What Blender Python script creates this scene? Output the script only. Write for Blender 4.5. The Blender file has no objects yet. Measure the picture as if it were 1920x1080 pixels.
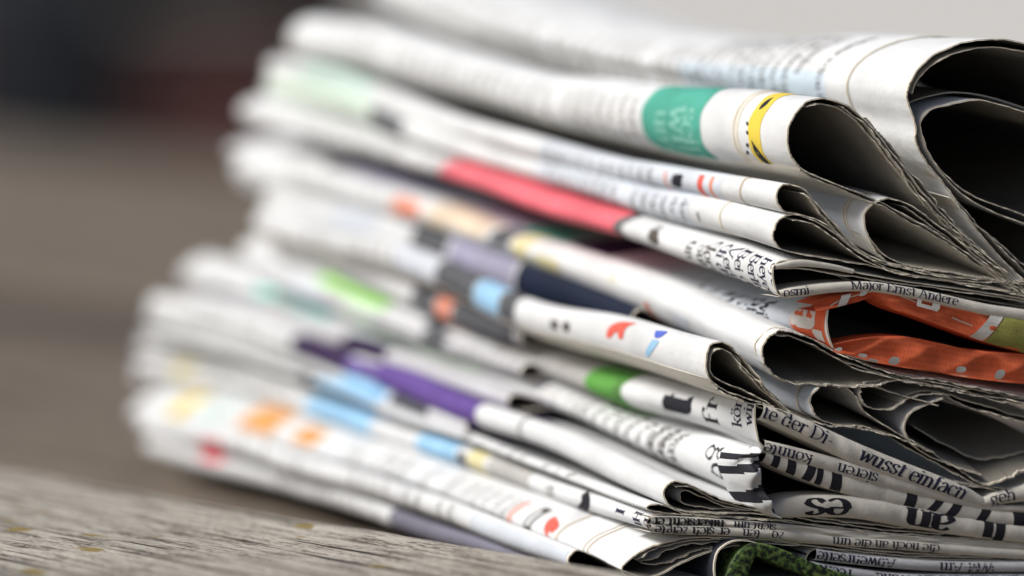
import bpy, math, random
import numpy as np
from mathutils import Vector, Matrix
random.seed(4); rng = np.random.default_rng(4)
scene = bpy.context.scene
COL = scene.collection

# ------------------------------------------------------------------ camera, sky, sun
FPX = 9600.0; PITCH = math.radians(5.0); CAM = np.array([0.0, -1.0, 0.1471])
cam_d = bpy.data.cameras.new('camera'); cam = bpy.data.objects.new('camera', cam_d); COL.objects.link(cam)
cam.location = CAM; cam.rotation_euler = (math.radians(90) - PITCH, 0, 0)
cam_d.sensor_width = 36.0; cam_d.lens = FPX / 1920 * 36.0
cam_d.clip_start = 0.05; cam_d.clip_end = 400
cam_d.dof.use_dof = True; cam_d.dof.focus_distance = 1.011; cam_d.dof.aperture_fstop = 5.0
scene.camera = cam

SUN_EL = math.radians(46); SUN_AZ = math.radians(-106)      # azimuth from +Y towards +X
world = bpy.data.worlds.new('World'); scene.world = world; world.use_nodes = True
wn = world.node_tree.nodes; wl = world.node_tree.links
sky = wn.new('ShaderNodeTexSky'); sky.sky_type = 'NISHITA'; sky.sun_disc = False
sky.sun_elevation = SUN_EL; sky.sun_rotation = SUN_AZ; sky.dust_density = 4.0; sky.air_density = 1.0; sky.ozone_density = 1.0
bg = wn['Background']; bg.inputs['Strength'].default_value = 0.06
wl.new(sky.outputs[0], bg.inputs['Color'])
sd = bpy.data.lights.new('sun', 'SUN'); sd.energy = 3.3; sd.angle = math.radians(22); sd.color = (1.0, 0.985, 0.96)
sun = bpy.data.objects.new('sun', sd); COL.objects.link(sun)
sdir = Vector((math.sin(SUN_AZ) * math.cos(SUN_EL), math.cos(SUN_AZ) * math.cos(SUN_EL), math.sin(SUN_EL)))
sun.rotation_euler = sdir.to_track_quat('Z', 'Y').to_euler()
vs = scene.view_settings; vs.view_transform = 'Standard'; vs.look = 'None'; vs.gamma = 1.0; vs.use_curve_mapping = False
vs.exposure = 0.1

# ------------------------------------------------------------------ photo pixel -> place
def ray(x, y):
    a = (x - 960) / FPX; b = (540 - y) / FPX
    return np.array([a, math.cos(PITCH) + b * math.sin(PITCH), -math.sin(PITCH) + b * math.cos(PITCH)])
def on_z(x, y, z):
    d = ray(x, y); return CAM + d * ((z - CAM[2]) / d[2])
def project(P):
    q = P - CAM
    zc = q[..., 1] * math.cos(PITCH) - q[..., 2] * math.sin(PITCH)
    yc = q[..., 1] * math.sin(PITCH) + q[..., 2] * math.cos(PITCH)
    return 960 + FPX * q[..., 0] / zc, 540 - FPX * yc / zc
R0 = on_z(1180, 1105, 0.0)
ES = np.array([-math.sin(math.radians(28)), math.cos(math.radians(28)), 0.0])   # along the folded spines
EU = np.array([math.cos(math.radians(10)), math.sin(math.radians(10)), 0.0])    # along the cut ends
EV = np.array([0, 0, 1.0])
NE = np.array([-EU[1], EU[0], 0]); NS = np.array([ES[1], -ES[0], 0])
def on_end(x, y):
    d = ray(x, y); k = (R0 - CAM) @ NE / (d @ NE); P = CAM + k * d
    return np.array([(P - R0) @ EU, P[2]])
def on_spine(uf, x, y):
    O = R0 + uf * EU; d = ray(x, y); k = (O - CAM) @ NS / (d @ NS); P = CAM + k * d
    return np.array([(P - O) @ ES, P[2]])

# ------------------------------------------------------------------ materials
def new_mat(name):
    m = bpy.data.materials.new(name); m.use_nodes = True
    return m, m.node_tree.nodes, m.node_tree.links, m.node_tree.nodes['Principled BSDF']
MATS = {}
def paper_mat(name, col, var=0.06, tint=None, rough=0.85, grain=0.35, halftone=0.0):
    if name in MATS: return MATS[name]
    m, n, l, b = new_mat(name)
    uv = n.new('ShaderNodeUVMap')
    no = n.new('ShaderNodeTexNoise'); no.inputs['Scale'].default_value = 9; no.inputs['Detail'].default_value = 5
    l.new(uv.outputs[0], no.inputs['Vector'])
    n2 = n.new('ShaderNodeTexNoise'); n2.inputs['Scale'].default_value = 420; n2.inputs['Detail'].default_value = 3
    l.new(uv.outputs[0], n2.inputs['Vector'])
    mx = n.new('ShaderNodeMix'); mx.data_type = 'RGBA'
    t = tint or tuple(c * (1 - 2.2 * var) for c in col)
    mx.inputs[6].default_value = (*t, 1); mx.inputs[7].default_value = (*col, 1)
    mr = n.new('ShaderNodeMapRange'); mr.inputs[1].default_value = 0.3; mr.inputs[2].default_value = 0.62
    l.new(no.outputs[0], mr.inputs[0]); l.new(mr.outputs[0], mx.inputs[0])
    m2 = n.new('ShaderNodeMix'); m2.data_type = 'RGBA'; m2.blend_type = 'MULTIPLY'; m2.inputs[0].default_value = grain
    cr = n.new('ShaderNodeValToRGB'); cr.color_ramp.elements[0].position = 0.3; cr.color_ramp.elements[1].position = 0.62
    cr.color_ramp.elements[0].color = (0.72, 0.7, 0.66, 1); cr.color_ramp.elements[1].color = (1, 1, 1, 1)
    l.new(n2.outputs[0], cr.inputs[0]); l.new(mx.outputs[2], m2.inputs[6]); l.new(cr.outputs[0], m2.inputs[7])
    out = m2.outputs[2]
    if halftone > 0:
        vo = n.new('ShaderNodeTexVoronoi'); vo.inputs['Scale'].default_value = 170; vo.inputs['Randomness'].default_value = 0.25
        l.new(uv.outputs[0], vo.inputs['Vector'])
        m3 = n.new('ShaderNodeMix'); m3.data_type = 'RGBA'; m3.blend_type = 'MULTIPLY'
        m3.inputs[7].default_value = (0.35, 0.3, 0.3, 1)
        r3 = n.new('ShaderNodeMapRange'); r3.inputs[1].default_value = 0.45; r3.inputs[2].default_value = 0.2; r3.inputs[4].default_value = halftone
        l.new(vo.outputs[0], r3.inputs[0]); l.new(r3.outputs[0], m3.inputs[0]); l.new(out, m3.inputs[6]); out = m3.outputs[2]
    l.new(out, b.inputs['Base Color'])
    b.inputs['Roughness'].default_value = rough; b.inputs['Specular IOR Level'].default_value = 0.25
    bp = n.new('ShaderNodeBump'); bp.inputs['Strength'].default_value = 0.5; bp.inputs['Distance'].default_value = 0.0005
    n4 = n.new('ShaderNodeTexNoise'); n4.inputs['Scale'].default_value = 22; n4.inputs['Detail'].default_value = 10; n4.inputs['Roughness'].default_value = 0.62
    l.new(uv.outputs[0], n4.inputs['Vector']); l.new(n4.outputs[0], bp.inputs['Height']); l.new(bp.outputs[0], b.inputs['Normal'])
    MATS[name] = m; return m
WHITE = paper_mat('newsprint_white', (0.765, 0.775, 0.78), var=.07)
CREAM = paper_mat('newsprint_cream', (0.74, 0.70, 0.62))
BLUEW = paper_mat('newsprint_cool', (0.66, 0.70, 0.76))
GREYP = paper_mat('newsprint_grey', (0.50, 0.49, 0.47))
LGREY = paper_mat('newsprint_light_grey', (0.62, 0.62, 0.64))
INNER_SHADE = paper_mat('newsprint_inside_shade', (0.29, 0.265, 0.225), var=.1)  # inside faces coloured darker to paint shade into the fold hollows
EDGE = paper_mat('cut_edge_tan', (0.84, 0.77, 0.64), grain=0.5)
MINT = paper_mat('print_mint', (0.70, 0.80, 0.70))
TEALT = paper_mat('print_light_teal', (0.26, 0.60, 0.50))
PBLUE = paper_mat('print_pale_blue', (0.66, 0.76, 0.84))
MINT2 = paper_mat('print_pale_aqua', (0.62, 0.76, 0.70))
def ink(name, col, rough=0.75, half=0.0): return paper_mat('ink_' + name, col, var=0.1, rough=rough, halftone=half)
BLACK = ink('black', (0.022, 0.022, 0.03)); NAVYT = ink('navy_text', (0.03, 0.028, 0.06)); BROWN = ink('grey_text', (0.10, 0.09, 0.075))
FAINT = ink('faint_text', (0.34, 0.33, 0.30))
RED = ink('red', (0.88, 0.175, 0.07), half=0.3); PINK = ink('pink', (0.85, 0.17, 0.21)); YEL = ink('yellow', (0.82, 0.62, 0.08))
PYEL = ink('pale_yellow', (0.80, 0.73, 0.42)); GRN = ink('teal_green', (0.09, 0.42, 0.32)); GRN2 = ink('leaf_green', (0.14, 0.42, 0.08), half=0.6)
LIME = ink('lime', (0.42, 0.80, 0.22)); TEAL = ink('aqua', (0.35, 0.74, 0.66)); DTEAL = ink('deep_teal', (0.08, 0.30, 0.38))
PURP = ink('purple', (0.15, 0.085, 0.33)); DPURP = ink('dark_purple', (0.05, 0.028, 0.085)); ORNG = ink('orange', (0.76, 0.37, 0.13))
SKYB = ink('sky_blue', (0.36, 0.62, 0.86)); DBLUE = ink('deep_blue_and_shade', (0.009, 0.016, 0.04)); MBLUE = ink('mid_blue', (0.10, 0.16, 0.60))  # deep blue is near black, so it also stands for shade between rolls
DGREY = ink('dark_grey', (0.11, 0.115, 0.125)); MGREY = ink('mid_grey', (0.36, 0.35, 0.35)); SALM = ink('salmon', (0.80, 0.30, 0.20))
SRED = ink('signal_red', (0.82, 0.14, 0.10)); TAN = ink('tan_line', (0.58, 0.48, 0.36)); VIOG = ink('violet_grey', (0.40, 0.38, 0.50))
OLIVE = ink('olive', (0.38, 0.38, 0.10), half=0.5); PEACH = ink('cream_peach', (0.80, 0.68, 0.52))
GLOSSK = paper_mat('glossy_black_cover', (0.05, 0.055, 0.07), rough=0.32)
def speckle():
    m, n, l, b = new_mat('green_speckled_print')
    uv = n.new('ShaderNodeUVMap'); no = n.new('ShaderNodeTexNoise'); no.inputs['Scale'].default_value = 95; no.inputs['Detail'].default_value = 8
    cr = n.new('ShaderNodeValToRGB'); e = cr.color_ramp.elements
    e[0].position = 0.44; e[0].color = (0.008, 0.012, 0.006, 1); e[1].position = 0.66; e[1].color = (0.21, 0.27, 0.08, 1)
    k = e.new(0.53); k.color = (0.06, 0.13, 0.02, 1)
    l.new(uv.outputs[0], no.inputs['Vector']); l.new(no.outputs[0], cr.inputs[0]); l.new(cr.outputs[0], b.inputs['Base Color'])
    b.inputs['Roughness'].default_value = 0.7; MATS['speckle'] = m; return m
SPECK = speckle()

# ------------------------------------------------------------------ mesh helpers
def mesh_obj(name, V, F, mats, parent=None, mi=None, uv=None, smooth=True):
    me = bpy.data.meshes.new(name)
    V = np.asarray(V, dtype=np.float32); F = np.asarray(F, dtype=np.int32)
    me.vertices.add(len(V)); me.vertices.foreach_set('co', V.ravel())
    k = F.shape[1]
    me.loops.add(F.size); me.loops.foreach_set('vertex_index', F.ravel())
    me.polygons.add(len(F)); me.polygons.foreach_set('loop_start', np.arange(0, F.size, k, dtype=np.int32))
    for m in (mats if isinstance(mats, (list, tuple)) else [mats]): me.materials.append(m)
    if mi is not None: me.polygons.foreach_set('material_index', np.asarray(mi, dtype=np.int32))
    me.polygons.foreach_set('use_smooth', np.full(len(F), smooth))
    if uv is not None:
        lay = me.uv_layers.new(name='UVMap'); lay.data.foreach_set('uv', np.asarray(uv, dtype=np.float32)[F.ravel()].ravel())
    me.update(calc_edges=True); me.validate()
    o = bpy.data.objects.new(name, me); COL.objects.link(o)
    if parent is not None: o.parent = parent
    return o
def grid_faces(a, b, base=0, flip=False):
    i, j = np.meshgrid(np.arange(a - 1), np.arange(b - 1), indexing='ij'); q = base + i * b + j
    F = np.stack([q, q + 1, q + b + 1, q + b], -1).reshape(-1, 4)
    return F[:, ::-1] if flip else F
def catmull(P, per=12):
    P = np.asarray(P, float); Q = np.vstack([2 * P[0] - P[1], P, 2 * P[-1] - P[-2]]); out = []
    for i in range(len(P) - 1):
        p0, p1, p2, p3 = Q[i:i + 4]
        d1 = max(np.linalg.norm(p1 - p0), 1e-9) ** .5; d2 = max(np.linalg.norm(p2 - p1), 1e-9) ** .5; d3 = max(np.linalg.norm(p3 - p2), 1e-9) ** .5
        t0, t1 = 0, d1; t2 = t1 + d2; t3 = t2 + d3
        t = np.linspace(t1, t2, per, endpoint=False)[:, None]
        A1 = (t1 - t) / (t1 - t0) * p0 + (t - t0) / (t1 - t0) * p1; A2 = (t2 - t) / (t2 - t1) * p1 + (t - t1) / (t2 - t1) * p2
        A3 = (t3 - t) / (t3 - t2) * p2 + (t - t2) / (t3 - t2) * p3
        B1 = (t2 - t) / (t2 - t0) * A1 + (t - t0) / (t2 - t0) * A2; B2 = (t3 - t) / (t3 - t1) * A2 + (t - t1) / (t3 - t1) * A3
        out.append((t2 - t) / (t2 - t1) * B1 + (t - t1) / (t2 - t1) * B2)
    out.append(P[-1:]); return np.vstack(out)
def arclen(P): return np.concatenate([[0], np.cumsum(np.linalg.norm(np.diff(P, axis=0), axis=1))])
def wob(a, seed):       # smooth 1-D noise from sines
    r = np.random.default_rng(seed); o = 0
    for k in range(6): o = o + np.sin(a * (0.6 + 1.9 ** k) + r.uniform(0, 6.3)) * 0.72 ** k
    return o / 2.2

# ------------------------------------------------------------------ a newspaper and its sheets
class Paper:
    def __init__(self, name, label, front_x, band, seed, bulge=0.0, group='newspapers in the stack'):
        self.bulge = bulge
        self.uf = on_end(front_x, 600)[0]; self.front_x = front_x; self.band = band; self.seed = seed
        T = np.array([on_spine(self.uf, x, yt)[0] for x, yt, yb in band])
        vt = np.array([on_spine(self.uf, x, yt)[1] for x, yt, yb in band]); vb = np.array([on_spine(self.uf, x, yb)[1] for x, yt, yb in band])
        self.T = T; self.tend = T[-1]
        g = np.linspace(0, self.tend, 240); ker = np.exp(-0.5 * (np.arange(-24, 25) / 8.0) ** 2); ker /= ker.sum()
        def sm(y):
            q = np.interp(g, T, y); p = np.concatenate([2 * q[0] - q[24:0:-1], q, 2 * q[-1] - q[-2:-26:-1]]); return np.convolve(p, ker, 'valid')
        self.g = g; self.gt = sm(vt); self.gb = sm(vb)
        self.root = bpy.data.objects.new(name, None); COL.objects.link(self.root); self.root.empty_display_size = 0.02
        c = R0 + EU * (self.uf + 0.05) + ES * (self.tend * .5) + EV * float(min(self.gb))
        self.root.location = c; self.off = c
        self.root['label'] = label; self.root['category'] = 'newspaper'; self.root['group'] = group
        self.sheets = []; self.prints = {}
    def pos(self, u, v, t):
        tc = np.clip(t, 0, self.tend)
        a = np.interp(tc, self.g, self.gt); b = np.interp(tc, self.g, self.gb); a0, b0 = self.gt[0], self.gb[0]
        k = np.minimum((a - b) / (a0 - b0), 1.15)
        mid = (a + b) / 2; m0 = (a0 + b0) / 2
        vv = mid + (v - m0) * k
        amp = np.clip((t - 0.002) / 0.05, 0, 1)
        r = np.random.default_rng(self.seed); p = r.uniform(0, 6.28, 6)
        du = amp * 0.0006 * (np.sin(t * 45 + p[0] + v * 60) + 0.6 * np.sin(t * 80 + p[1] - v * 70))
        dv = amp * 0.00025 * (np.sin(t * 70 + p[2] + u * 50) + 0.6 * np.sin(t * 110 + p[3] - u * 40))
        if self.bulge:
            f = np.clip((v - b0) / (a0 - b0), 0, 1); near = np.clip(1 - (u - self.uf) / 0.012, 0, 1)
            du = du - self.bulge * (1 - (2 * f - 1) ** 2) * near * np.clip(t / 0.03, 0.12, 1) + self.bulge * 1.1 * np.abs(2 * f - 1) ** 3 * near * np.clip(t / 0.03, 0, 1)
        u = u + du; vv = vv + dv
        return R0 + u[..., None] * EU + t[..., None] * ES + vv[..., None] * EV
    def sheet(self, prof, t0=0.0, off=0.0, mat=WHITE, deckle=0.00022, yc=None, thick=0.00022, name='sheet', sharp=(), conv=True, tend=None, inmat=None):
        s = Sheet(self, prof, t0, off, mat, deckle, yc, thick, name, sharp, conv, tend, inmat); self.sheets.append(s); return s
    def put(self, name, mat, V, F, uv, on, key=None):     # printed marks: each its own object under the sheet that carries it
        k = key if key is not None else len(self.prints)
        self.prints.setdefault((name, mat.name, k), [mat, [], on])[1].append((V, F, uv))
    def finish(self):
        for (nm, _, k), (mat, parts, on) in self.prints.items():
            base = 0; Vs = []; Fs = []; Us = []
            for V, F, U in parts:
                Vs.append(V); Fs.append(F + base); Us.append(U); base += len(V)
            o = mesh_obj(nm, np.vstack(Vs) - self.off, np.vstack(Fs), mat, on, uv=np.vstack(Us))
            if nm == 'column_text': o['kind'] = 'stuff'

class Sheet:
    def __init__(self, paper, prof, t0, off, mat, deckle, yc, thick, name, sharp, conv, tend, inmat):
        self.p = paper; self.t0 = t0; self.out = off
        prof = [tuple(q) for q in prof]
        if conv:
            ym = yc if yc is not None else (prof[0][1] + prof[-1][1]) / 2
            h = (prof[-1][1] - prof[0][1]); h = max(min(h, 26), 6)
            a = prof[0]; b = prof[-1]
            pre = [(a[0] + 330, ym - h / 2), (a[0] + 200, ym + (a[1] - ym) * .3 - h / 3), (a[0] + 90, ym + (a[1] - ym) * .75)]
            post = [(b[0] + 90, ym + (b[1] - ym) * .75), (b[0] + 200, ym + (b[1] - ym) * .3 + h / 3), (b[0] + 330, ym + h / 2)]
            prof = pre + prof + post
        uvp = np.array([on_end(*q) for q in prof])
        if sharp:                       # piecewise smooth: split at sharp pixel points
            idx = [i for i, q in enumerate(prof) if q in sharp]; cuts = [0] + idx + [len(prof) - 1]; seg = []
            for a, b in zip(cuts[:-1], cuts[1:]):
                c = catmull(uvp[a:b + 1], 14) if b > a else uvp[a:b + 1]; seg.append(c[:-1])
            c = np.vstack(seg + [uvp[-1:]])
        else: c = catmull(uvp, 14)
        L = arclen(c); keep = np.concatenate([[True], np.diff(L) > 1e-9]); c = c[keep]; L = L[keep]
        # dense sampling where seen, coarse in the depth of the stack
        n = int(L[-1] / 0.00045); s = np.linspace(0, L[-1], n)
        uu = np.interp(s, L, c[:, 0]); deep = uu > on_end(1970, 500)[0]
        s = np.concatenate([s[~deep], s[deep][::14], [0, L[-1]]]); s = np.unique(s)
        P = np.stack([np.interp(s, L, c[:, 0]), np.interp(s, L, c[:, 1])], 1)
        ker = np.array([1, 4, 6, 4, 1]) / 16.0
        tg = np.gradient(P, axis=0); tg /= np.linalg.norm(tg, axis=1)[:, None] + 1e-12
        nn = np.stack([tg[:, 1], -tg[:, 0]], 1)
        for k in range(2): nn = np.stack([np.convolve(np.pad(nn[:, q], 2, mode='edge'), ker, 'valid') for q in (0, 1)], 1)
        P = P + nn * off
        self.s = arclen(P); self.P = P; self.nn = nn
        te = paper.tend if tend is None else tend; self.te = te
        t = [0, .0005, .0012, .0022, .0036, .0055, .008]
        while t[-1] < te - t0 - 0.006: t.append(t[-1] + min(0.0048, 0.003 + 0.03 * t[-1]))
        t = np.array(t); t = t * (te - t0) / t[-1]
        S, T = len(self.s), len(t)
        sd = rng.integers(1e6)
        # torn / serrated cut edge: saw teeth plus slow wander
        r = np.random.default_rng(sd)
        saw = (np.abs(((self.s / 0.0009) % 1) - .5) * 2 - .5) * deckle * 0.7
        jag = np.convolve(r.normal(0, 1, S + 4), np.ones(3) / 3, 'same')[:S] * deckle * 0.8 + saw + wob(self.s * 160, sd) * deckle * 1.5
        w = np.exp(-t / 0.0015)
        tt = t0 + t[None, :] + jag[:, None] * w[None, :] + np.abs(deckle)
        edge = np.exp(-t / 0.004)[None, :] * wob(self.s * 300, sd + 1)[:, None] * deckle * 0.5
        U = P[:, 0][:, None] + nn[:, 0][:, None] * edge + 0 * tt; V = P[:, 1][:, None] + nn[:, 1][:, None] * edge + 0 * tt
        X = paper.pos(U, V, tt)
        Xi = paper.pos(U - nn[:, 0][:, None] * thick, V - nn[:, 1][:, None] * thick, tt)
        uv = np.stack([np.broadcast_to(self.s[:, None], tt.shape), tt], -1).reshape(-1, 2) * 10
        F1 = grid_faces(S, T); F2 = grid_faces(S, T, S * T, True)
        i = np.arange(S - 1); F3 = np.stack([i * T, S * T + i * T, S * T + (i + 1) * T, (i + 1) * T], 1)
        i = i * T + T - 1; F4 = np.stack([i, i + T, S * T + i + T, S * T + i], 1)
        j = np.arange(T - 1); F5 = np.stack([j, j + 1, S * T + j + 1, S * T + j], 1); b0 = (S - 1) * T
        F6 = F5[:, ::-1] + b0
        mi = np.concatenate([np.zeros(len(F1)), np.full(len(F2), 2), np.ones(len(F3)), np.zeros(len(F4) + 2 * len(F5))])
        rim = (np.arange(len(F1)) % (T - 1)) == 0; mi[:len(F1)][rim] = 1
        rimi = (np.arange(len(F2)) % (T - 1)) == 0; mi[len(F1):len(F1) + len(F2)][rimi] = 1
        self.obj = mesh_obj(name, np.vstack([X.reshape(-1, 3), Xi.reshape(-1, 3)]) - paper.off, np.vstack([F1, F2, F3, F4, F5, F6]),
                            [mat, EDGE, inmat or INNER_SHADE], paper.root, mi=mi, uv=np.vstack([uv, uv]))
        self.loc = None
    def at(self, s, t, lift=0.00005):
        s = np.asarray(s, float); t = np.asarray(t, float)
        u = np.interp(s, self.s, self.P[:, 0] + self.nn[:, 0] * lift); v = np.interp(s, self.s, self.P[:, 1] + self.nn[:, 1] * lift)
        return self.p.pos(u, v, t)
    def locate(self, x, y):
        if self.loc is None:
            vis = self.P[:, 0] < on_end(1940, 500)[0]; ss = self.s[vis][::2]; tt = np.linspace(self.t0, self.te, 260)
            A = self.at(ss[:, None] + 0 * tt, 0 * ss[:, None] + tt); px, py = project(A)
            d1 = np.gradient(A, axis=0); d2 = np.gradient(A, axis=1); n = np.cross(d2, d1)
            fac = np.einsum('ijk,ijk->ij', n, CAM - A) * 1.0
            pen = np.maximum((np.interp(ss, self.s, self.P[:, 0]) - self.P[:, 0].min()) / 0.012 - 1, 0) * 900
            self.loc = (ss, tt, px, py, np.where(fac > 0, 0, 1e5) + pen[:, None])
        ss, tt, px, py, fac = self.loc
        d = (px - x) ** 2 + (py - y) ** 2 + fac
        i, j = np.unravel_index(np.argmin(d), d.shape)
        ds = 0.0012; dt = (tt[1] - tt[0]); gs, gt = np.meshgrid(np.linspace(ss[i] - ds, ss[i] + ds, 25), np.linspace(tt[j] - dt, tt[j] + dt, 25), indexing='ij')
        a, b = project(self.at(gs, gt)); k = np.argmin((a - x) ** 2 + (b - y) ** 2)
        return gs.ravel()[k], gt.ravel()[k]
    def midy(self, x, f=0.5):
        xs = [b[0] for b in self.p.band][::-1]
        return np.interp(x, xs, [b[1] + (b[2] - b[1]) * f for b in self.p.band][::-1])
    def band(self, x0, x1, mat, f0=None, f1=None, name='printed_band', lift=0.00008, slant=0.0, sr=None):
        """a printed colour field wrapping the fold between photo columns x0 (near) and x1 (far)"""
        sa, ta = self.locate(x0, self.midy(x0)); sb, tb = self.locate(x1, self.midy(x1))
        ta = max(ta, self.t0 + .0008)
        kf = np.argmin(self.P[:, 0]); sm = self.s[kf]
        xm = (x0 + x1) / 2
        lo = self.locate(xm, self.midy(xm, f0))[0] if f0 is not None else sm - 0.020
        hi = self.locate(xm, self.midy(xm, f1))[0] if f1 is not None else sm + 0.020
        if lo > hi: lo, hi = hi, lo
        lo = max(lo, self.s[0]); hi = min(hi, self.s[-1])
        ns = max(3, int((hi - lo) / 0.00045)); nt = max(3, int(abs(tb - ta) / 0.0012))
        gs, gt = np.meshgrid(np.linspace(lo, hi, ns), np.linspace(ta, tb, nt), indexing='ij')
        gt = gt + slant * (gs - sm) + 0.0002 * np.sin(gs * 900)
        X = self.at(gs, gt, lift)
        self.p.put(name, mat, X.reshape(-1, 3), grid_faces(ns, nt), np.stack([gs, gt], -1).reshape(-1, 2) * 10, self.obj)
    def glyphs(self, x, y, text, size, direction, mat, bold=1.0, shear=0.0, name='printed_text', st=None, lift=0.0001, sx=1.0, key=None):
        """direction +1: reads down round the fold, -1: reads up"""
        s0, t0 = st if st is not None else self.locate(x, y)
        V, F, w = set_text(text, size, bold, shear)
        if len(V) == 0: return w
        s = s0 + direction * V[:, 0] * sx; t = t0 - direction * V[:, 1]
        X = self.at(s, np.maximum(t, self.t0 + .0003), lift)
        self.p.put(name, mat, X, F if direction > 0 else F, np.stack([s, t], 1) * 10, self.obj, key); return w
    def column(self, x0, x1, mat, size=0.0016, pitch=0.0034, f0=0.04, f1=0.98, direction=1, gap=0.0, seed=1, name='column_text'):
        r = random.Random(seed)
        ta = self.locate(x0, self.midy(x0))[1]; tb = self.locate(x1, self.midy(x1))[1]
        xm = (x0 + x1) / 2
        lo = self.locate(xm, self.midy(xm, f0))[0]; hi = self.locate(xm, self.midy(xm, f1))[0]
        if lo > hi: lo, hi = hi, lo
        t = ta
        while t < tb:
            if r.random() > gap:
                n = 0; s = lo if direction > 0 else hi
                length = (hi - lo) * (1.0 if r.random() > .15 else r.uniform(.4, .9))
                while n < length:
                    wd = ''.join(r.choice('enirstadhulcgmobwfkzv') for _ in range(r.choice([3, 4, 5, 6, 7, 9])))
                    w = self.glyphs(0, 0, wd, size, direction, mat, st=(s + direction * n, t), name=name, key='column%d' % seed)
                    n += w + size * 0.45
            t += pitch

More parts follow.
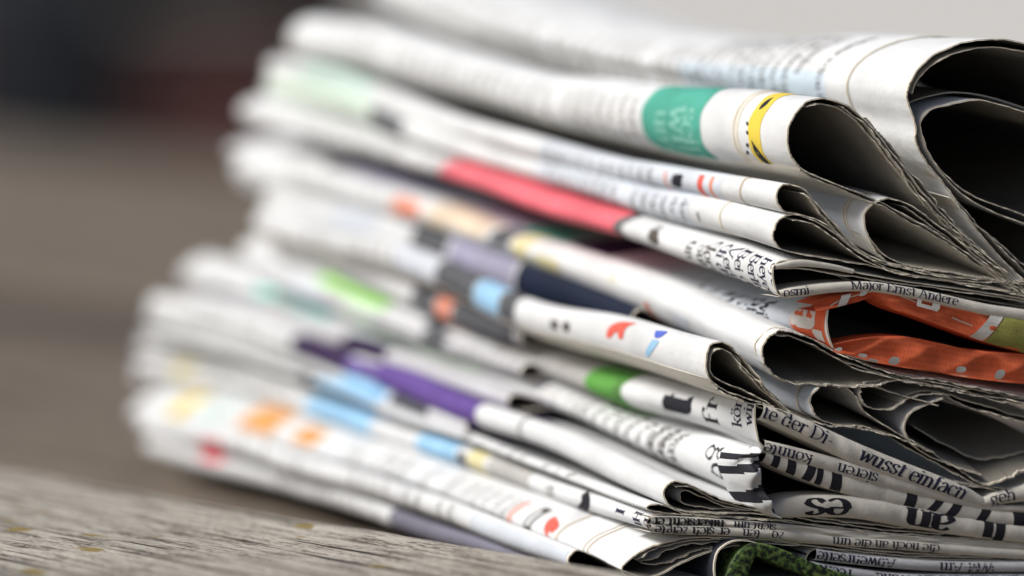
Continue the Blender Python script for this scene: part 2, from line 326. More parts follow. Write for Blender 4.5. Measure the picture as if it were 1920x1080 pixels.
# ------------------------------------------------------------------ a small serif stroke font
def EL(cx, cy, rx, ry, n=18): return [(cx + rx * math.cos(a), cy + ry * math.sin(a)) for a in np.linspace(0.4, 0.4 + 2 * math.pi, n)]
ST = [(.2, 1.5), (.2, .02)]; SX = [(.2, .97), (.2, .02)]; AR = [(.2, .68), (.38, .93), (.6, .95), (.74, .74), (.75, .4), (.75, .02)]
BW = [(.2, .74), (.42, .97), (.68, .92), (.83, .5), (.7, .1), (.45, 0), (.2, .15)]
GL = {
 'a': (.84, [[(.62, .6), (.32, .55), (.1, .34), (.14, .1), (.34, .0), (.54, .1), (.66, .3)], [(.13, .76), (.3, .96), (.5, .97), (.64, .8), (.66, .4), (.68, .1), (.82, .04)]], []),
 'b': (.95, [ST, BW], [(.1, 1.5)]),
 'c': (.84, [[(.78, .76), (.65, .95), (.4, .97), (.14, .75), (.1, .45), (.22, .12), (.5, 0), (.78, .16)]], []),
 'd': (.98, [[(.76, 1.5), (.76, .02)], [(.76, .8), (.55, .97), (.25, .9), (.1, .5), (.22, .08), (.5, 0), (.76, .2)]], [(.66, 1.5), (.86, 0)]),
 'e': (.86, [[(.14, .55), (.76, .55)], [(.76, .55), (.72, .82), (.48, .98), (.24, .9), (.1, .52), (.2, .16), (.46, 0), (.78, .16)]], []),
 'f': (.58, [[(.74, 1.4), (.57, 1.53), (.38, 1.4), (.32, 1.1), (.32, .02)]], [(.32, 0)], [[(.08, .95), (.62, .95)]]),
 'g': (.88, [EL(.4, .66, .27, .29), [(.28, .38), (.16, .22), (.28, .1), (.6, .04), (.78, -.16), (.62, -.42), (.32, -.46), (.1, -.28), (.24, .04)], [(.6, .86), (.86, .96)]], []),
 'h': (.98, [ST, AR], [(.2, 0), (.75, 0), (.12, 1.5)]),
 'i': (.46, [SX, [(.2, 1.42), (.2, 1.24)]], [(.2, 0), (.12, .97)]),
 'k': (.92, [ST, [(.76, .95), (.24, .42)], [(.4, .56), (.82, .03)]], [(.2, 0), (.12, 1.5), (.76, .97), (.82, 0)]),
 'l': (.44, [ST], [(.2, 0), (.12, 1.5)]),
 'm': (1.5, [SX, AR, [(x + .55, y) for x, y in AR]], [(.2, 0), (.75, 0), (1.3, 0), (.12, .97)]),
 'n': (.98, [SX, AR], [(.2, 0), (.75, 0), (.12, .97)]),
 'o': (.92, [EL(.45, .485, .35, .49)], []),
 'p': (.95, [[(.2, .97), (.2, -.5)], BW], [(.2, -.5), (.12, .97)]),
 'r': (.68, [SX, [(.2, .66), (.36, .9), (.56, .96), (.64, .84)]], [(.2, 0), (.12, .97)]),
 's': (.74, [[(.64, .76), (.56, .95), (.35, .98), (.15, .8), (.22, .6), (.5, .45), (.66, .26), (.56, .04), (.32, 0), (.1, .22)]], []),
 't': (.64, [[(.32, 1.28), (.3, .6), (.31, .22), (.42, .02), (.64, .12)]], [], [[(.08, .95), (.62, .95)]]),
 'u': (.98, [[(.2, .97), (.2, .3), (.32, .04), (.55, .05), (.75, .32)], [(.76, .97), (.76, .02)]], [(.12, .97), (.68, .97), (.84, 0)]),
 'v': (.88, [[(.1, .97), (.44, .02)], [(.44, .02), (.76, .97)]], [(.1, .97), (.76, .97)]),
 'w': (1.28, [[(.1, .97), (.38, .02)], [(.38, .02), (.62, .9)], [(.62, .9), (.88, .02)], [(.88, .02), (1.14, .97)]], [(.1, .97), (1.14, .97)]),
 'y': (.88, [[(.1, .97), (.44, .04)], [(.76, .97), (.44, .04), (.3, -.35), (.12, -.42)]], [(.1, .97), (.76, .97)]),
 'z': (.8, [[(.12, .95), (.68, .95)], [(.68, .95), (.1, .03)], [(.1, .03), (.7, .03)]], []),
 'j': (.44, [[(.24, .97), (.24, -.2), (.05, -.45)], [(.24, 1.42), (.24, 1.24)]], [(.14, .97)]),
 'A': (1.25, [[(.12, .02), (.6, 1.45)], [(.6, 1.45), (1.08, .02)], [(.32, .5), (.9, .5)]], [(.12, 0), (1.08, 0)]),
 'B': (1.1, [[(.24, 1.43), (.24, .02)], [(.24, 1.42), (.7, 1.42), (.9, 1.15), (.7, .78), (.26, .76)], [(.5, .76), (.84, .66), (.98, .38), (.8, .05), (.24, .03)]], [(.2, 0), (.2, 1.45)]),
 'D': (1.3, [[(.24, 1.43), (.24, .02)], [(.24, 1.42), (.7, 1.4), (1.08, 1.1), (1.14, .7), (1.02, .3), (.7, .05), (.24, .03)]], [(.2, 0), (.2, 1.45)]),
 'E': (1.1, [[(.24, 1.43), (.24, .02)], [(.24, 1.42), (.92, 1.42)], [(.24, .76), (.7, .76)], [(.24, .03), (.96, .03)], [(.92, 1.42), (.92, 1.2)], [(.96, .03), (.96, .28)]], [(.2, 0), (.2, 1.45)]),
 'F': (1.05, [[(.24, 1.43), (.24, .02)], [(.24, 1.42), (.92, 1.42)], [(.24, .76), (.7, .76)], [(.92, 1.42), (.92, 1.18)]], [(.24, 0), (.2, 1.45)]),
 'H': (1.3, [[(.24, 1.43), (.24, .02)], [(1.04, 1.43), (1.04, .02)], [(.24, .74), (1.04, .74)]], [(.24, 0), (1.04, 0), (.24, 1.45), (1.04, 1.45)]),
 'I': (.52, [[(.26, 1.43), (.26, .02)]], [(.26, 0), (.26, 1.45)]),
 'M': (1.6, [[(.24, 1.43), (.24, .02)], [(.26, 1.43), (.8, .05)], [(.8, .05), (1.3, 1.43)], [(1.34, 1.43), (1.34, .02)]], [(.24, 0), (1.34, 0), (.2, 1.45), (1.38, 1.45)]),
 'S': (.95, [[(.82, 1.15), (.74, 1.4), (.45, 1.46), (.16, 1.2), (.24, .9), (.6, .68), (.84, .4), (.72, .06), (.4, 0), (.12, .3)]], []),
 'V': (1.25, [[(.1, 1.43), (.6, .02)], [(.6, .02), (1.1, 1.43)]], [(.1, 1.45), (1.1, 1.45)]),
 'W': (1.75, [[(.1, 1.43), (.5, .02)], [(.5, .02), (.86, 1.35)], [(.86, 1.35), (1.24, .02)], [(1.24, .02), (1.6, 1.43)]], [(.1, 1.45), (1.6, 1.45)]),
 '-': (.6, [[(.1, .48), (.5, .48)]], []), '/': (.8, [[(.7, 1.4), (.1, -.1)]], []), '.': (.4, [[(.2, .2), (.2, .02)]], []),
}
GL['ö'] = (GL['o'][0], GL['o'][1] + [[(.28, 1.42), (.28, 1.24)], [(.62, 1.42), (.62, 1.24)]], [])
GLC = {}
def glyph(ch, bold):
    key = (ch, bold)
    if key in GLC: return GLC[key]
    g = GL[ch]; V = []; F = []
    def ribbon(P, k=1.0):
        P = np.asarray(P, float); Q = catmull(P, 5) if len(P) > 2 else np.vstack([P[0] + (P[1] - P[0]) * f for f in np.linspace(0, 1, 9 if bold > 1.35 else 4)])
        d = np.gradient(Q, axis=0); d /= np.linalg.norm(d, axis=1)[:, None] + 1e-9
        w = (0.065 + 0.155 * np.abs(d[:, 1]) ** 1.6 * np.where((d[:, 0] * d[:, 1] > .12), .45, 1)) * bold * k
        n = np.stack([-d[:, 1], d[:, 0]], 1) * w[:, None] / 2; b = len(V)
        m = 6 if bold > 1.35 else 2
        for a, c in zip(Q + n, Q - n):
            for f in np.linspace(0, 1, m): V.append(a * (1 - f) + c * f)
        for i in range(len(Q) - 1):
            for j in range(m - 1): F.append((b + m * i + j, b + m * i + j + 1, b + m * (i + 1) + j + 1, b + m * (i + 1) + j))
    for stroke in g[1]: ribbon(stroke)
    for stroke in (g[3] if len(g) > 3 else []): ribbon(stroke)
    for x, y in g[2]:
        b = len(V); h = .18 + .03 * bold; q = .035 * bold
        V.extend([np.array(p) for p in ((x - h, y - q), (x + h, y - q), (x + h, y + q), (x - h, y + q))]); F.append((b, b + 1, b + 2, b + 3))
    GLC[key] = (g[0], np.array(V), np.array(F)); return GLC[key]
def set_text(text, size, bold=1.0, shear=0.0):
    x = 0; Vs = []; Fs = []; b = 0
    for ch in text:
        if ch == ' ': x += .5; continue
        if ch not in GL: continue
        w, V, F = glyph(ch, bold); q = V.copy(); q[:, 0] += x + shear * q[:, 1]; Vs.append(q); Fs.append(F + b); b += len(V); x += w
    if not Vs: return np.zeros((0, 2)), np.zeros((0, 4), int), x * size
    return np.vstack(Vs) * size, np.vstack(Fs), x * size

# ------------------------------------------------------------------ rolled cross-fold edges on the near end
class Strip:
    def __init__(self, paper, pts, mat, name='folded_edge', bulge=0.75, back=0.007, t=0.0, crumple=0.0):
        self.p = paper; pts = np.array(pts, float); self.t = t; self.bulge = bulge
        c = np.array([on_end(x, (a + b) / 2) for x, a, b in pts]); h = np.array([np.linalg.norm(on_end(x, a) - on_end(x, b)) for x, a, b in pts])
        q = catmull(np.column_stack([c, h]), 16); self.c = q[:, :2]; self.h = np.maximum(q[:, 2], .0004); self.s = arclen(self.c)
        s = np.linspace(0, self.s[-1], int(self.s[-1] / 0.0005)); ph = np.linspace(-math.pi / 2, math.pi / 2, 17)
        X = self.at(s[:, None] + 0 * ph, np.sin(ph)[None, :] + 0 * s[:, None], 0.0, crumple)
        n = len(s); dz = np.array([.002, .0045, back])
        top = np.stack([X[:, -1] + ES * d for d in dz], 1); bot = np.stack([X[:, 0] + ES * d for d in dz[::-1]], 1)
        G = np.concatenate([bot, X, top], 1); m = G.shape[1]
        w = np.concatenate([-0.02 - dz[::-1], np.linspace(-.002, .002, 17), .02 + dz])
        uv = np.stack(np.broadcast_arrays(s[:, None], w[None, :]), -1).reshape(-1, 2) * 10
        self.obj = mesh_obj(name, G.reshape(-1, 3) - paper.off, grid_faces(n, m), mat, paper.root, uv=uv)
    def at(self, s, a, lift=0.00006, crumple=0.0):
        s = np.clip(s, 0, self.s[-1]); u = np.interp(s, self.s, self.c[:, 0]); v = np.interp(s, self.s, self.c[:, 1]); h = np.interp(s, self.s, self.h)
        e = 0.0004; tu = np.interp(s + e, self.s, self.c[:, 0]) - np.interp(s - e, self.s, self.c[:, 0]); tv = np.interp(s + e, self.s, self.c[:, 1]) - np.interp(s - e, self.s, self.c[:, 1])
        L = np.hypot(tu, tv) + 1e-12; nu, nv = -tv / L, tu / L
        a = np.clip(a, -1, 1); k = np.sqrt(np.maximum(1 - a * a, 0)); r = h / 2 + lift
        wv = 0.06 * np.sin(s * 620 + 1.3) + 0.05 * np.sin(s * 1430 + a * 2)
        cr = crumple * (1.4 * np.abs(np.sin(s * 173 + a * .8 + .6 * np.sin(s * 91))) + .8 * np.abs(np.sin(s * 311 - a * 1.3 + 1)) + .4 * np.sin(s * 640 + a * 2))
        return R0 + (u + nu * a * r)[..., None] * EU + (v + nv * a * r)[..., None] * EV + (self.t - self.bulge * k * r * (1 + wv) + cr * k)[..., None] * ES
    def s_at(self, x):
        u = on_end(x, 600)[0]; return float(np.interp(u, self.c[:, 0], self.s))
    def text(self, x, string, size, mat, upside=False, bold=1.0, shear=0.0, y=0.0, name='printed_text', sx=1.0):
        V, F, w = set_text(string, size, bold, shear); s0 = self.s_at(x)
        if upside: s = s0 + (w - V[:, 0]) * sx; aa = -(V[:, 1] - size * .5)
        else: s = s0 + V[:, 0] * sx; aa = V[:, 1] - size * .5
        h = np.interp(s, self.s, self.h); a = (aa / (h / 2)) * 0.92 + y
        a = np.sin(np.clip(a, -1.5, 1.5))
        self.p.put(name, mat, self.at(s, a), F, np.stack([s, aa], 1) * 10, self.obj)
    def patch(self, x0, x1, a0, a1, mat, name='printed_band', slant=0.0):
        s0, s1 = self.s_at(x0), self.s_at(x1); n = max(3, int((s1 - s0) / .0006)); g, a = np.meshgrid(np.linspace(s0, s1, n), np.linspace(a0, a1, 9), indexing='ij')
        if name == 'printed_letter' and a1 - a0 < 1.2:
            q = (a - (a0 + a1) / 2) / ((a1 - a0) / 2); c = (s0 + s1) / 2; g = c + (g - c) * (1 - .55 * np.abs(q) ** 3)
        g = g + slant * a
        self.p.put(name, mat, self.at(g, a).reshape(-1, 3), grid_faces(n, 9), np.stack([g, a * .01], -1).reshape(-1, 2) * 10, self.obj)
def shape_on(sheet, pts, mat, name='printed_mark', n=10):
    """a printed blob whose outline is given in photo pixels on the sheet"""
    st = np.array([sheet.locate(x, y) for x, y in pts]); st = np.vstack([catmull(np.vstack([st, st[:1]]), n)[:-1]])
    c = st.mean(0); V = [c]; 
    for k in (0.5, 1.0): V.extend(c + (st - c) * k)
    V = np.array(V); m = len(st); F = []
    for i in range(m):
        j = (i + 1) % m; F.append((0, 1 + i, 1 + j, 1 + j)); F.append((1 + i, 1 + m + i, 1 + m + j, 1 + j))
    F = [f for f in F]
    tri = np.array([(0, 1 + i, 1 + (i + 1) % m, 0) for i in range(0)], int).reshape(0, 4)
    quads = np.array([f for f in F if len(set(f)) == 4], int)
    # centre closed with quads over two steps
    cen = np.array([(0, 1 + i, 1 + (i + 1) % m, 1 + (i + 2) % m) for i in range(0, m - 1, 2)], int)
    sheet.p.put(name, mat, sheet.at(V[:, 0], V[:, 1], 0.00013), np.vstack([quads, cen]), V * 10, sheet.obj)
# ------------------------------------------------------------------ table, pavement, what stands far behind
def wood_mat(name, light, dark, lichen, scale=1.0, rough=0.8):
    m, n, l, b = new_mat(name)
    tc = n.new('ShaderNodeTexCoord'); mp = n.new('ShaderNodeMapping'); mp.inputs['Scale'].default_value = (60 * scale, 560 * scale, 560 * scale)
    l.new(tc.outputs['Object'], mp.inputs[0])
    g = n.new('ShaderNodeTexNoise'); g.inputs['Scale'].default_value = 1.0; g.inputs['Detail'].default_value = 9; g.inputs['Roughness'].default_value = 0.68; g.inputs['Distortion'].default_value = 0.5
    l.new(mp.outputs[0], g.inputs['Vector'])
    mp2 = n.new('ShaderNodeMapping'); mp2.inputs['Scale'].default_value = (500 * scale, 2600 * scale, 2600 * scale); l.new(tc.outputs['Object'], mp2.inputs[0])
    g2 = n.new('ShaderNodeTexNoise'); g2.inputs['Scale'].default_value = 1.0; g2.inputs['Detail'].default_value = 4; g2.inputs['Roughness'].default_value = 0.7; l.new(mp2.outputs[0], g2.inputs['Vector'])
    cr = n.new('ShaderNodeValToRGB'); e = cr.color_ramp.elements
    e[0].position = 0.33; e[0].color = (*[c * .5 for c in dark], 1); e[1].position = 0.60; e[1].color = (*light, 1)
    k = e.new(0.43); k.color = (*dark, 1); k = e.new(0.49); k.color = (*[(a + c) / 2 * 1.1 for a, c in zip(light, dark)], 1)
    ad = n.new('ShaderNodeMath'); ad.operation = 'MULTIPLY_ADD'; ad.inputs[1].default_value = 0.42; l.new(g2.outputs[0], ad.inputs[0])
    sb = n.new('ShaderNodeMath'); sb.operation = 'MULTIPLY_ADD'; sb.inputs[1].default_value = 0.58; sb.inputs[2].default_value = 0.0; l.new(g.outputs[0], sb.inputs[0]); l.new(sb.outputs[0], ad.inputs[2])
    l.new(ad.outputs[0], cr.inputs[0])
    # long dark checks along the grain
    mp3 = n.new('ShaderNodeMapping'); mp3.inputs['Scale'].default_value = (13 * scale, 420 * scale, 420 * scale); mp3.inputs['Location'].default_value = (3.1, 1.7, 0); l.new(tc.outputs['Object'], mp3.inputs[0])
    g3 = n.new('ShaderNodeTexNoise'); g3.inputs['Scale'].default_value = 1; g3.inputs['Detail'].default_value = 2; l.new(mp3.outputs[0], g3.inputs['Vector'])
    r3 = n.new('ShaderNodeMapRange'); r3.inputs[1].default_value = 0.36; r3.inputs[2].default_value = 0.42; l.new(g3.outputs[0], r3.inputs[0])
    mc = n.new('ShaderNodeMix'); mc.data_type = 'RGBA'; mc.inputs[6].default_value = (*[c * .3 for c in dark], 1)
    l.new(r3.outputs[0], mc.inputs[0]); l.new(cr.outputs[0], mc.inputs[7])
    out = mc.outputs[2]
    if lichen:
        mp4 = n.new('ShaderNodeMapping'); mp4.inputs['Scale'].default_value = (62, 120, 120); l.new(tc.outputs['Object'], mp4.inputs[0])
        v = n.new('ShaderNodeTexVoronoi'); v.inputs['Scale'].default_value = 1.0; l.new(mp4.outputs[0], v.inputs['Vector'])
        n5 = n.new('ShaderNodeTexNoise'); n5.inputs['Scale'].default_value = 300; n5.inputs['Detail'].default_value = 5; l.new(tc.outputs['Object'], n5.inputs['Vector'])
        a5 = n.new('ShaderNodeMath'); a5.operation = 'MULTIPLY_ADD'; a5.inputs[1].default_value = 0.55; l.new(n5.outputs[0], a5.inputs[0]); l.new(v.outputs['Distance'], a5.inputs[2])
        sep = n.new('ShaderNodeSeparateColor'); l.new(v.outputs['Color'], sep.inputs[0])
        th = n.new('ShaderNodeMath'); th.operation = 'MULTIPLY_ADD'; th.inputs[1].default_value = 0.33; th.inputs[2].default_value = 0.20; l.new(sep.outputs[0], th.inputs[0])
        lt = n.new('ShaderNodeMath'); lt.operation = 'SUBTRACT'; l.new(th.outputs[0], lt.inputs[0]); l.new(a5.outputs[0], lt.inputs[1])
        r5 = n.new('ShaderNodeMapRange'); r5.inputs[1].default_value = -0.02; r5.inputs[2].default_value = 0.06; l.new(lt.outputs[0], r5.inputs[0])
        ml = n.new('ShaderNodeMix'); ml.data_type = 'RGBA'; ml.inputs[7].default_value = (0.27, 0.20, 0.07, 1); l.new(r5.outputs[0], ml.inputs[0]); l.new(out, ml.inputs[6]); out = ml.outputs[2]
    l.new(out, b.inputs['Base Color']); b.inputs['Roughness'].default_value = rough; b.inputs['Specular IOR Level'].default_value = 0.2
    bp = n.new('ShaderNodeBump'); bp.inputs['Strength'].default_value = 0.7; bp.inputs['Distance'].default_value = 0.0012
    l.new(ad.outputs[0], bp.inputs['Height']); l.new(bp.outputs[0], b.inputs['Normal'])
    return m
WOOD1 = wood_mat('weathered_grey_wood', (0.62, 0.575, 0.50), (0.115, 0.095, 0.075), True)
WOOD2 = wood_mat('weathered_brown_wood', (0.24, 0.197, 0.155), (0.12, 0.097, 0.076), False)
DARKW = wood_mat('dark_stained_wood', (0.016, 0.012, 0.010), (0.007, 0.006, 0.005), False, scale=.2)
_d = on_z(0, 862, .0085) - on_z(1250, 1076, .0085); PL = math.atan2(-_d[0], _d[1]); ED = np.array([-math.sin(PL), math.cos(PL), 0]); EP = np.array([math.cos(PL), math.sin(PL), 0])
def perp(x, y, z): return float(on_z(x, y, z) @ EP)
p1 = perp(0, 862, .0085); p2 = perp(0, 575, 0)
table = bpy.data.objects.new('wooden_table', None); COL.objects.link(table); table.location = (0, 0, -0.74)
table['label'] = 'weathered grey plank table with mustard lichen spots under the newspaper stack'; table['category'] = 'table'
def plank(a, b, top, mat, x0=-1.1, x1=1.75, rad=.006, thick=.032, seed=0):
    """one board: worn round-edged section swept along its length"""
    sec = []
    for ang in np.linspace(0, 90, 6): sec.append((b - rad + rad * math.sin(math.radians(ang)), top - rad + rad * math.cos(math.radians(ang))))
    sec = [(a + rad - rad * math.sin(math.radians(g)), top - rad + rad * math.cos(math.radians(g))) for g in np.linspace(90, 0, 6)] + \
          [(a + rad + (b - a - 2 * rad) * f, top) for f in np.linspace(.02, .98, 36)] + sec + [(b, top - thick), (a, top - thick)]
    sec = np.array(sec); m = len(sec); xs = np.linspace(x0, x1, 420); V = []
    cup = 0.0012 * np.cos((sec[:, 0] - (a + b) / 2) / (b - a) * math.pi * 1.0)
    for x in xs:
        w = wob(np.array([x * 14.0]), seed)[0] * .0007 + wob(np.array([x * 60.0]), seed + 1)[0] * .00035
        y = sec[:, 0].copy(); y[sec[:, 0] > b - rad * 1.2] += w
        z = sec[:, 1] + np.where(sec[:, 1] > top - .001, 0.0005 * np.sin(sec[:, 0] * 130 + x * 6 + seed) + .0003 * np.sin(sec[:, 0] * 420 + 3 * math.sin(x * 9)), 0) - .0006 + cup * 0
        V.append(np.column_stack([np.full(m, x), -y, z]))
    V = np.vstack(V); i, j = np.meshgrid(np.arange(len(xs) - 1), np.arange(m), indexing='ij')
    q = i * m; F = np.stack([q + j, q + (j + 1) % m, q + m + (j + 1) % m, q + m + j], -1).reshape(-1, 4)
    o = mesh_obj('plank', V, F, mat, table)
    o.location = (0, 0, 0.74); o.rotation_euler = (0, 0, math.atan2(ED[1], ED[0]))
    return o
W = p2 - p1
plank(p1 - 0.215, p1, .009, WOOD1, seed=3, rad=.009)
plank(p1 - 0.44, p1 - .222, .006, WOOD1, seed=5)
WOOD3 = wood_mat('gap_shade_board', (0.11, 0.088, 0.072), (0.055, 0.045, 0.038), False)  # board colour stands for the dark shade of a plank gap
plank(p1 + .006, p1 + W - .035, 0.0, WOOD2, seed=11, rad=.005)
plank(p1 + W - .030, p1 + W + .040, -.001, WOOD3, seed=12, rad=.004)  # narrow dark board added in place of the shaded gap
plank(p1 + W + .045, p1 + 2.1 * W, -.0005, WOOD2, seed=13, rad=.005)
plank(p1 + 2.1 * W + .005, p1 + 2.92 * W, -.001, WOOD2, seed=14, rad=.005)
def box(name, c, s, mat, parent=None, rz=0, bev=.003):
    x, y, z = [q / 2 for q in s]
    import bmesh
    bm = bmesh.new(); bmesh.ops.create_cube(bm, size=1.0); bmesh.ops.scale(bm, vec=s, verts=bm.verts)
    bmesh.ops.bevel(bm, geom=bm.edges[:], offset=bev, segments=2, affect='EDGES', profile=.5)
    me = bpy.data.meshes.new(name); bm.to_mesh(me); bm.free(); me.materials.append(mat)
    o = bpy.data.objects.new(name, me); COL.objects.link(o); o.location = c; o.rotation_euler = (0, 0, rz)
    if parent is not None: o.parent = parent
    return o
rzp = math.atan2(ED[1], ED[0])
for a in (-.7, 1.4):
    c = ED * a + EP * (p1 + .18); box('crossbeam', (c[0], c[1], .74 - .065), (.09, 1.25, .06), WOOD2, table, rzp)
    for e in (-.34, .72):
        c = ED * a + EP * (p1 + e); box('leg', (c[0], c[1], .322), (.08, .08, .644), WOOD2, table, rzp)
def flat_mat(name, c1, c2, sc, rough=.9):
    m, n, l, b = new_mat(name); tc = n.new('ShaderNodeTexCoord'); no = n.new('ShaderNodeTexNoise'); no.inputs['Scale'].default_value = sc; no.inputs['Detail'].default_value = 6
    mx = n.new('ShaderNodeMix'); mx.data_type = 'RGBA'; mx.inputs[6].default_value = (*c1, 1); mx.inputs[7].default_value = (*c2, 1)
    l.new(tc.outputs['Object'], no.inputs['Vector']); l.new(no.outputs[0], mx.inputs[0]); l.new(mx.outputs[2], b.inputs['Base Color']); b.inputs['Roughness'].default_value = rough
    return m
PAVE = flat_mat('pale_pavement', (0.62, 0.60, 0.565), (0.54, 0.52, 0.485), 1.5)
o = mesh_obj('pavement', [(-90, -40, -.74), (90, -40, -.74), (90, 150, -.74), (-90, 150, -.74)], [(0, 1, 2, 3)], PAVE); o['kind'] = 'structure'
# dark bench with cushions, far out of focus
bench = bpy.data.objects.new('garden_bench', None); COL.objects.link(bench); bench.location = (-1.0, 4.55, -.74)
bench['label'] = 'dark wooden bench in the blurred background behind the table'; bench['category'] = 'bench'
for k in range(6): box('backrest_slat', (0, .17 + .012 * k, .46 + .1 * k), (1.72, .025, .094), DARKW, bench)
for k in range(5): box('seat_slat', (0, -.3 + .1 * k, .40), (1.72, .09, .03), DARKW, bench)
for sx in (-.8, .8):
    box('leg', (sx, -.28, .19), (.07, .07, .38), DARKW, bench); box('leg', (sx, .235, .52), (.07, .06, 1.04), DARKW, bench)
    box('armrest', (sx, -.06, .60), (.08, .5, .035), DARKW, bench)
def cushion(name, label, c, s, mat, tilt):
    n = 20; V = []; g = np.linspace(-1, 1, n)
    for sg in (1, -1):
        for a in g:
            for b in g:
                f = max(0, (1 - a ** 4) * (1 - b ** 4)) ** .45; pinch = 1 - .08 * (a * a * b * b)
                V.append((a * s[0] / 2 * pinch, sg * s[1] / 2 * f, b * s[2] / 2 * pinch))
    F = np.vstack([grid_faces(n, n), grid_faces(n, n, n * n, True)])
    o = mesh_obj(name, V, F, mat); o.location = c; o.rotation_euler = (tilt, 0, 0); o['label'] = label; o['category'] = 'cushion'; return o
cushion('cushion', 'navy blue cushion leaning on the dark bench', (-.56, 4.56, -.135), (.28, .12, .36), flat_mat('navy_fabric', (.008, .010, .016), (.012, .015, .022), 30), -.1)
cushion('cushion', 'dark red cushion leaning on the dark bench', (-.27, 4.57, -.205), (.30, .11, .24), flat_mat('dark_red_fabric', (.05, .017, .014), (.07, .022, .018), 30), -.1)
cushion('cushion', 'orange cushion at the bench end beside the navy cushion', (-.765, 4.55, -.14), (.38, .12, .36), flat_mat('orange_fabric', (.45, .20, .07), (.5, .24, .1), 30), -.1)
# ------------------------------------------------------------------ the newspapers, top to bottom
mm = 0.001
# top paper: tall double loop, blue text column
A = Paper('newspaper', 'topmost newspaper of the stack, white with a text column and two tall open loops', 1702,
          [(1702, 72, 300), (1600, 70, 275), (1500, 68, 250), (1300, 74, 195), (1150, 64, 155), (1000, 30, 128), (850, -25, 80), (680, -90, 12)], 1)
a1 = A.sheet([(1990, 100), (1920, 80), (1860, 72), (1800, 82), (1745, 108), (1712, 143), (1702, 172), (1705, 200), (1716, 232), (1719, 268), (1735, 300), (1775, 352), (1815, 410), (1860, 465), (1920, 528), (1990, 592)], yc=330)
a0 = A.sheet([(1990, 100), (1920, 80), (1860, 72), (1800, 82), (1745, 108), (1712, 143), (1702, 172), (1705, 200), (1716, 232), (1719, 268), (1735, 300), (1775, 352), (1815, 410), (1860, 465), (1920, 528), (1990, 592)], t0=22 * mm, off=.35 * mm, yc=330, deckle=.00008)
A.sheet([(1990, 112), (1920, 95), (1860, 88), (1805, 95), (1752, 120), (1722, 150), (1713, 176)], off=0, t0=.4 * mm, conv=False, mat=CREAM)
A.sheet([(1990, 240), (1920, 208), (1870, 193), (1830, 187), (1785, 195), (1745, 208), (1729, 228), (1729, 252), (1741, 285), (1768, 325), (1805, 365), (1850, 392), (1920, 420), (1990, 445)], yc=340, t0=.3 * mm)
A.sheet([(1732, 262), (1748, 292), (1775, 328), (1812, 360), (1860, 382), (1920, 404), (1990, 426)], conv=False, t0=.8 * mm, mat=CREAM)
A.sheet([(1722, 215), (1740, 196), (1782, 183), (1830, 178), (1875, 184), (1920, 197), (1990, 222)], conv=False, t0=6 * mm, mat=WHITE, deckle=.0001)
A.sheet([(1724, 280), (1742, 308), (1784, 362), (1824, 408), (1870, 452), (1920, 494), (1990, 552)], conv=False, t0=1.0 * mm, mat=CREAM, deckle=.0004)
A.sheet([(1780, 372), (1830, 420), (1880, 468), (1920, 506), (1990, 566)], conv=False, t0=.3 * mm, mat=CREAM, deckle=.0004)
a0.band(1545, 1270, PBLUE, .35, 1.0, lift=.00005); a0.column(1530, 1290, BROWN, .0017, .0043, .0, .98, 1, .03, 11)
a0.column(1275, 1165, FAINT, .0017, .0042, .1, .9, 1, .05, 12)
a0.column(1150, 800, FAINT, .0018, .0052, .1, .9, 1, .1, 61)
A.finish()

# green and yellow printed paper
B = Paper('newspaper', 'white newspaper rolled into a teardrop with teal green panel and yellow stripe', 1478,
          [(1478, 184, 332), (1390, 174, 318), (1300, 167, 305), (1200, 160, 280), (1100, 152, 258), (1000, 143, 236), (900, 120, 205), (800, 92, 178), (700, 62, 150), (620, 42, 128), (545, 30, 112)], 2)
pb = [(1990, 604), (1920, 540), (1850, 478), (1780, 412), (1720, 345), (1670, 280), (1625, 225), (1585, 195), (1545, 184), (1512, 192), (1490, 215), (1479, 245), (1478, 272), (1488, 300), (1515, 324), (1560, 343), (1620, 366), (1680, 394), (1740, 428), (1800, 466), (1860, 508), (1920, 556), (1990, 618)]
b1 = B.sheet(pb, yc=610)
b0 = B.sheet(pb, t0=21 * mm, off=.25 * mm, yc=610, deckle=.00008)
B.sheet(pb, t0=19.6 * mm, off=.12 * mm, yc=610, deckle=.00008, mat=CREAM)
B.sheet([(1990, 612), (1920, 549), (1850, 487), (1776, 420), (1712, 352), (1662, 288), (1615, 232), (1580, 203), (1545, 194), (1515, 200)], conv=False, t0=.5 * mm, mat=CREAM, deckle=.0004)
B.sheet([(1990, 608), (1920, 546), (1850, 484), (1776, 417), (1714, 349), (1664, 284), (1620, 229), (1582, 198)], conv=False, t0=-.4 * mm, mat=CREAM, deckle=.0005)
B.sheet([(1990, 600), (1920, 535), (1850, 471), (1784, 404), (1726, 336), (1676, 272), (1632, 220)], conv=False, t0=.9 * mm, mat=CREAM, deckle=.0004)
B.sheet([(1486, 292), (1515, 329), (1560, 349), (1620, 373), (1680, 401), (1740, 435), (1800, 473), (1860, 515), (1920, 563)], conv=False, t0=.2 * mm, mat=CREAM, deckle=.0004)
b1.band(1425, 1402, YEL)
shape_on(b1, [(1452, 182), (1436, 190), (1426, 200), (1424, 206), (1438, 196)], BLACK)
shape_on(b1, [(1409, 262), (1416, 285), (1432, 303), (1452, 315), (1440, 302), (1424, 283)], BLACK)
for y in (228, 245, 268, 282): shape_on(b1, [(1399.5, y), (1403, y + 1), (1404, y + 7), (1400, y + 6)], BLACK)
b0.band(1312, 1202, GRN)
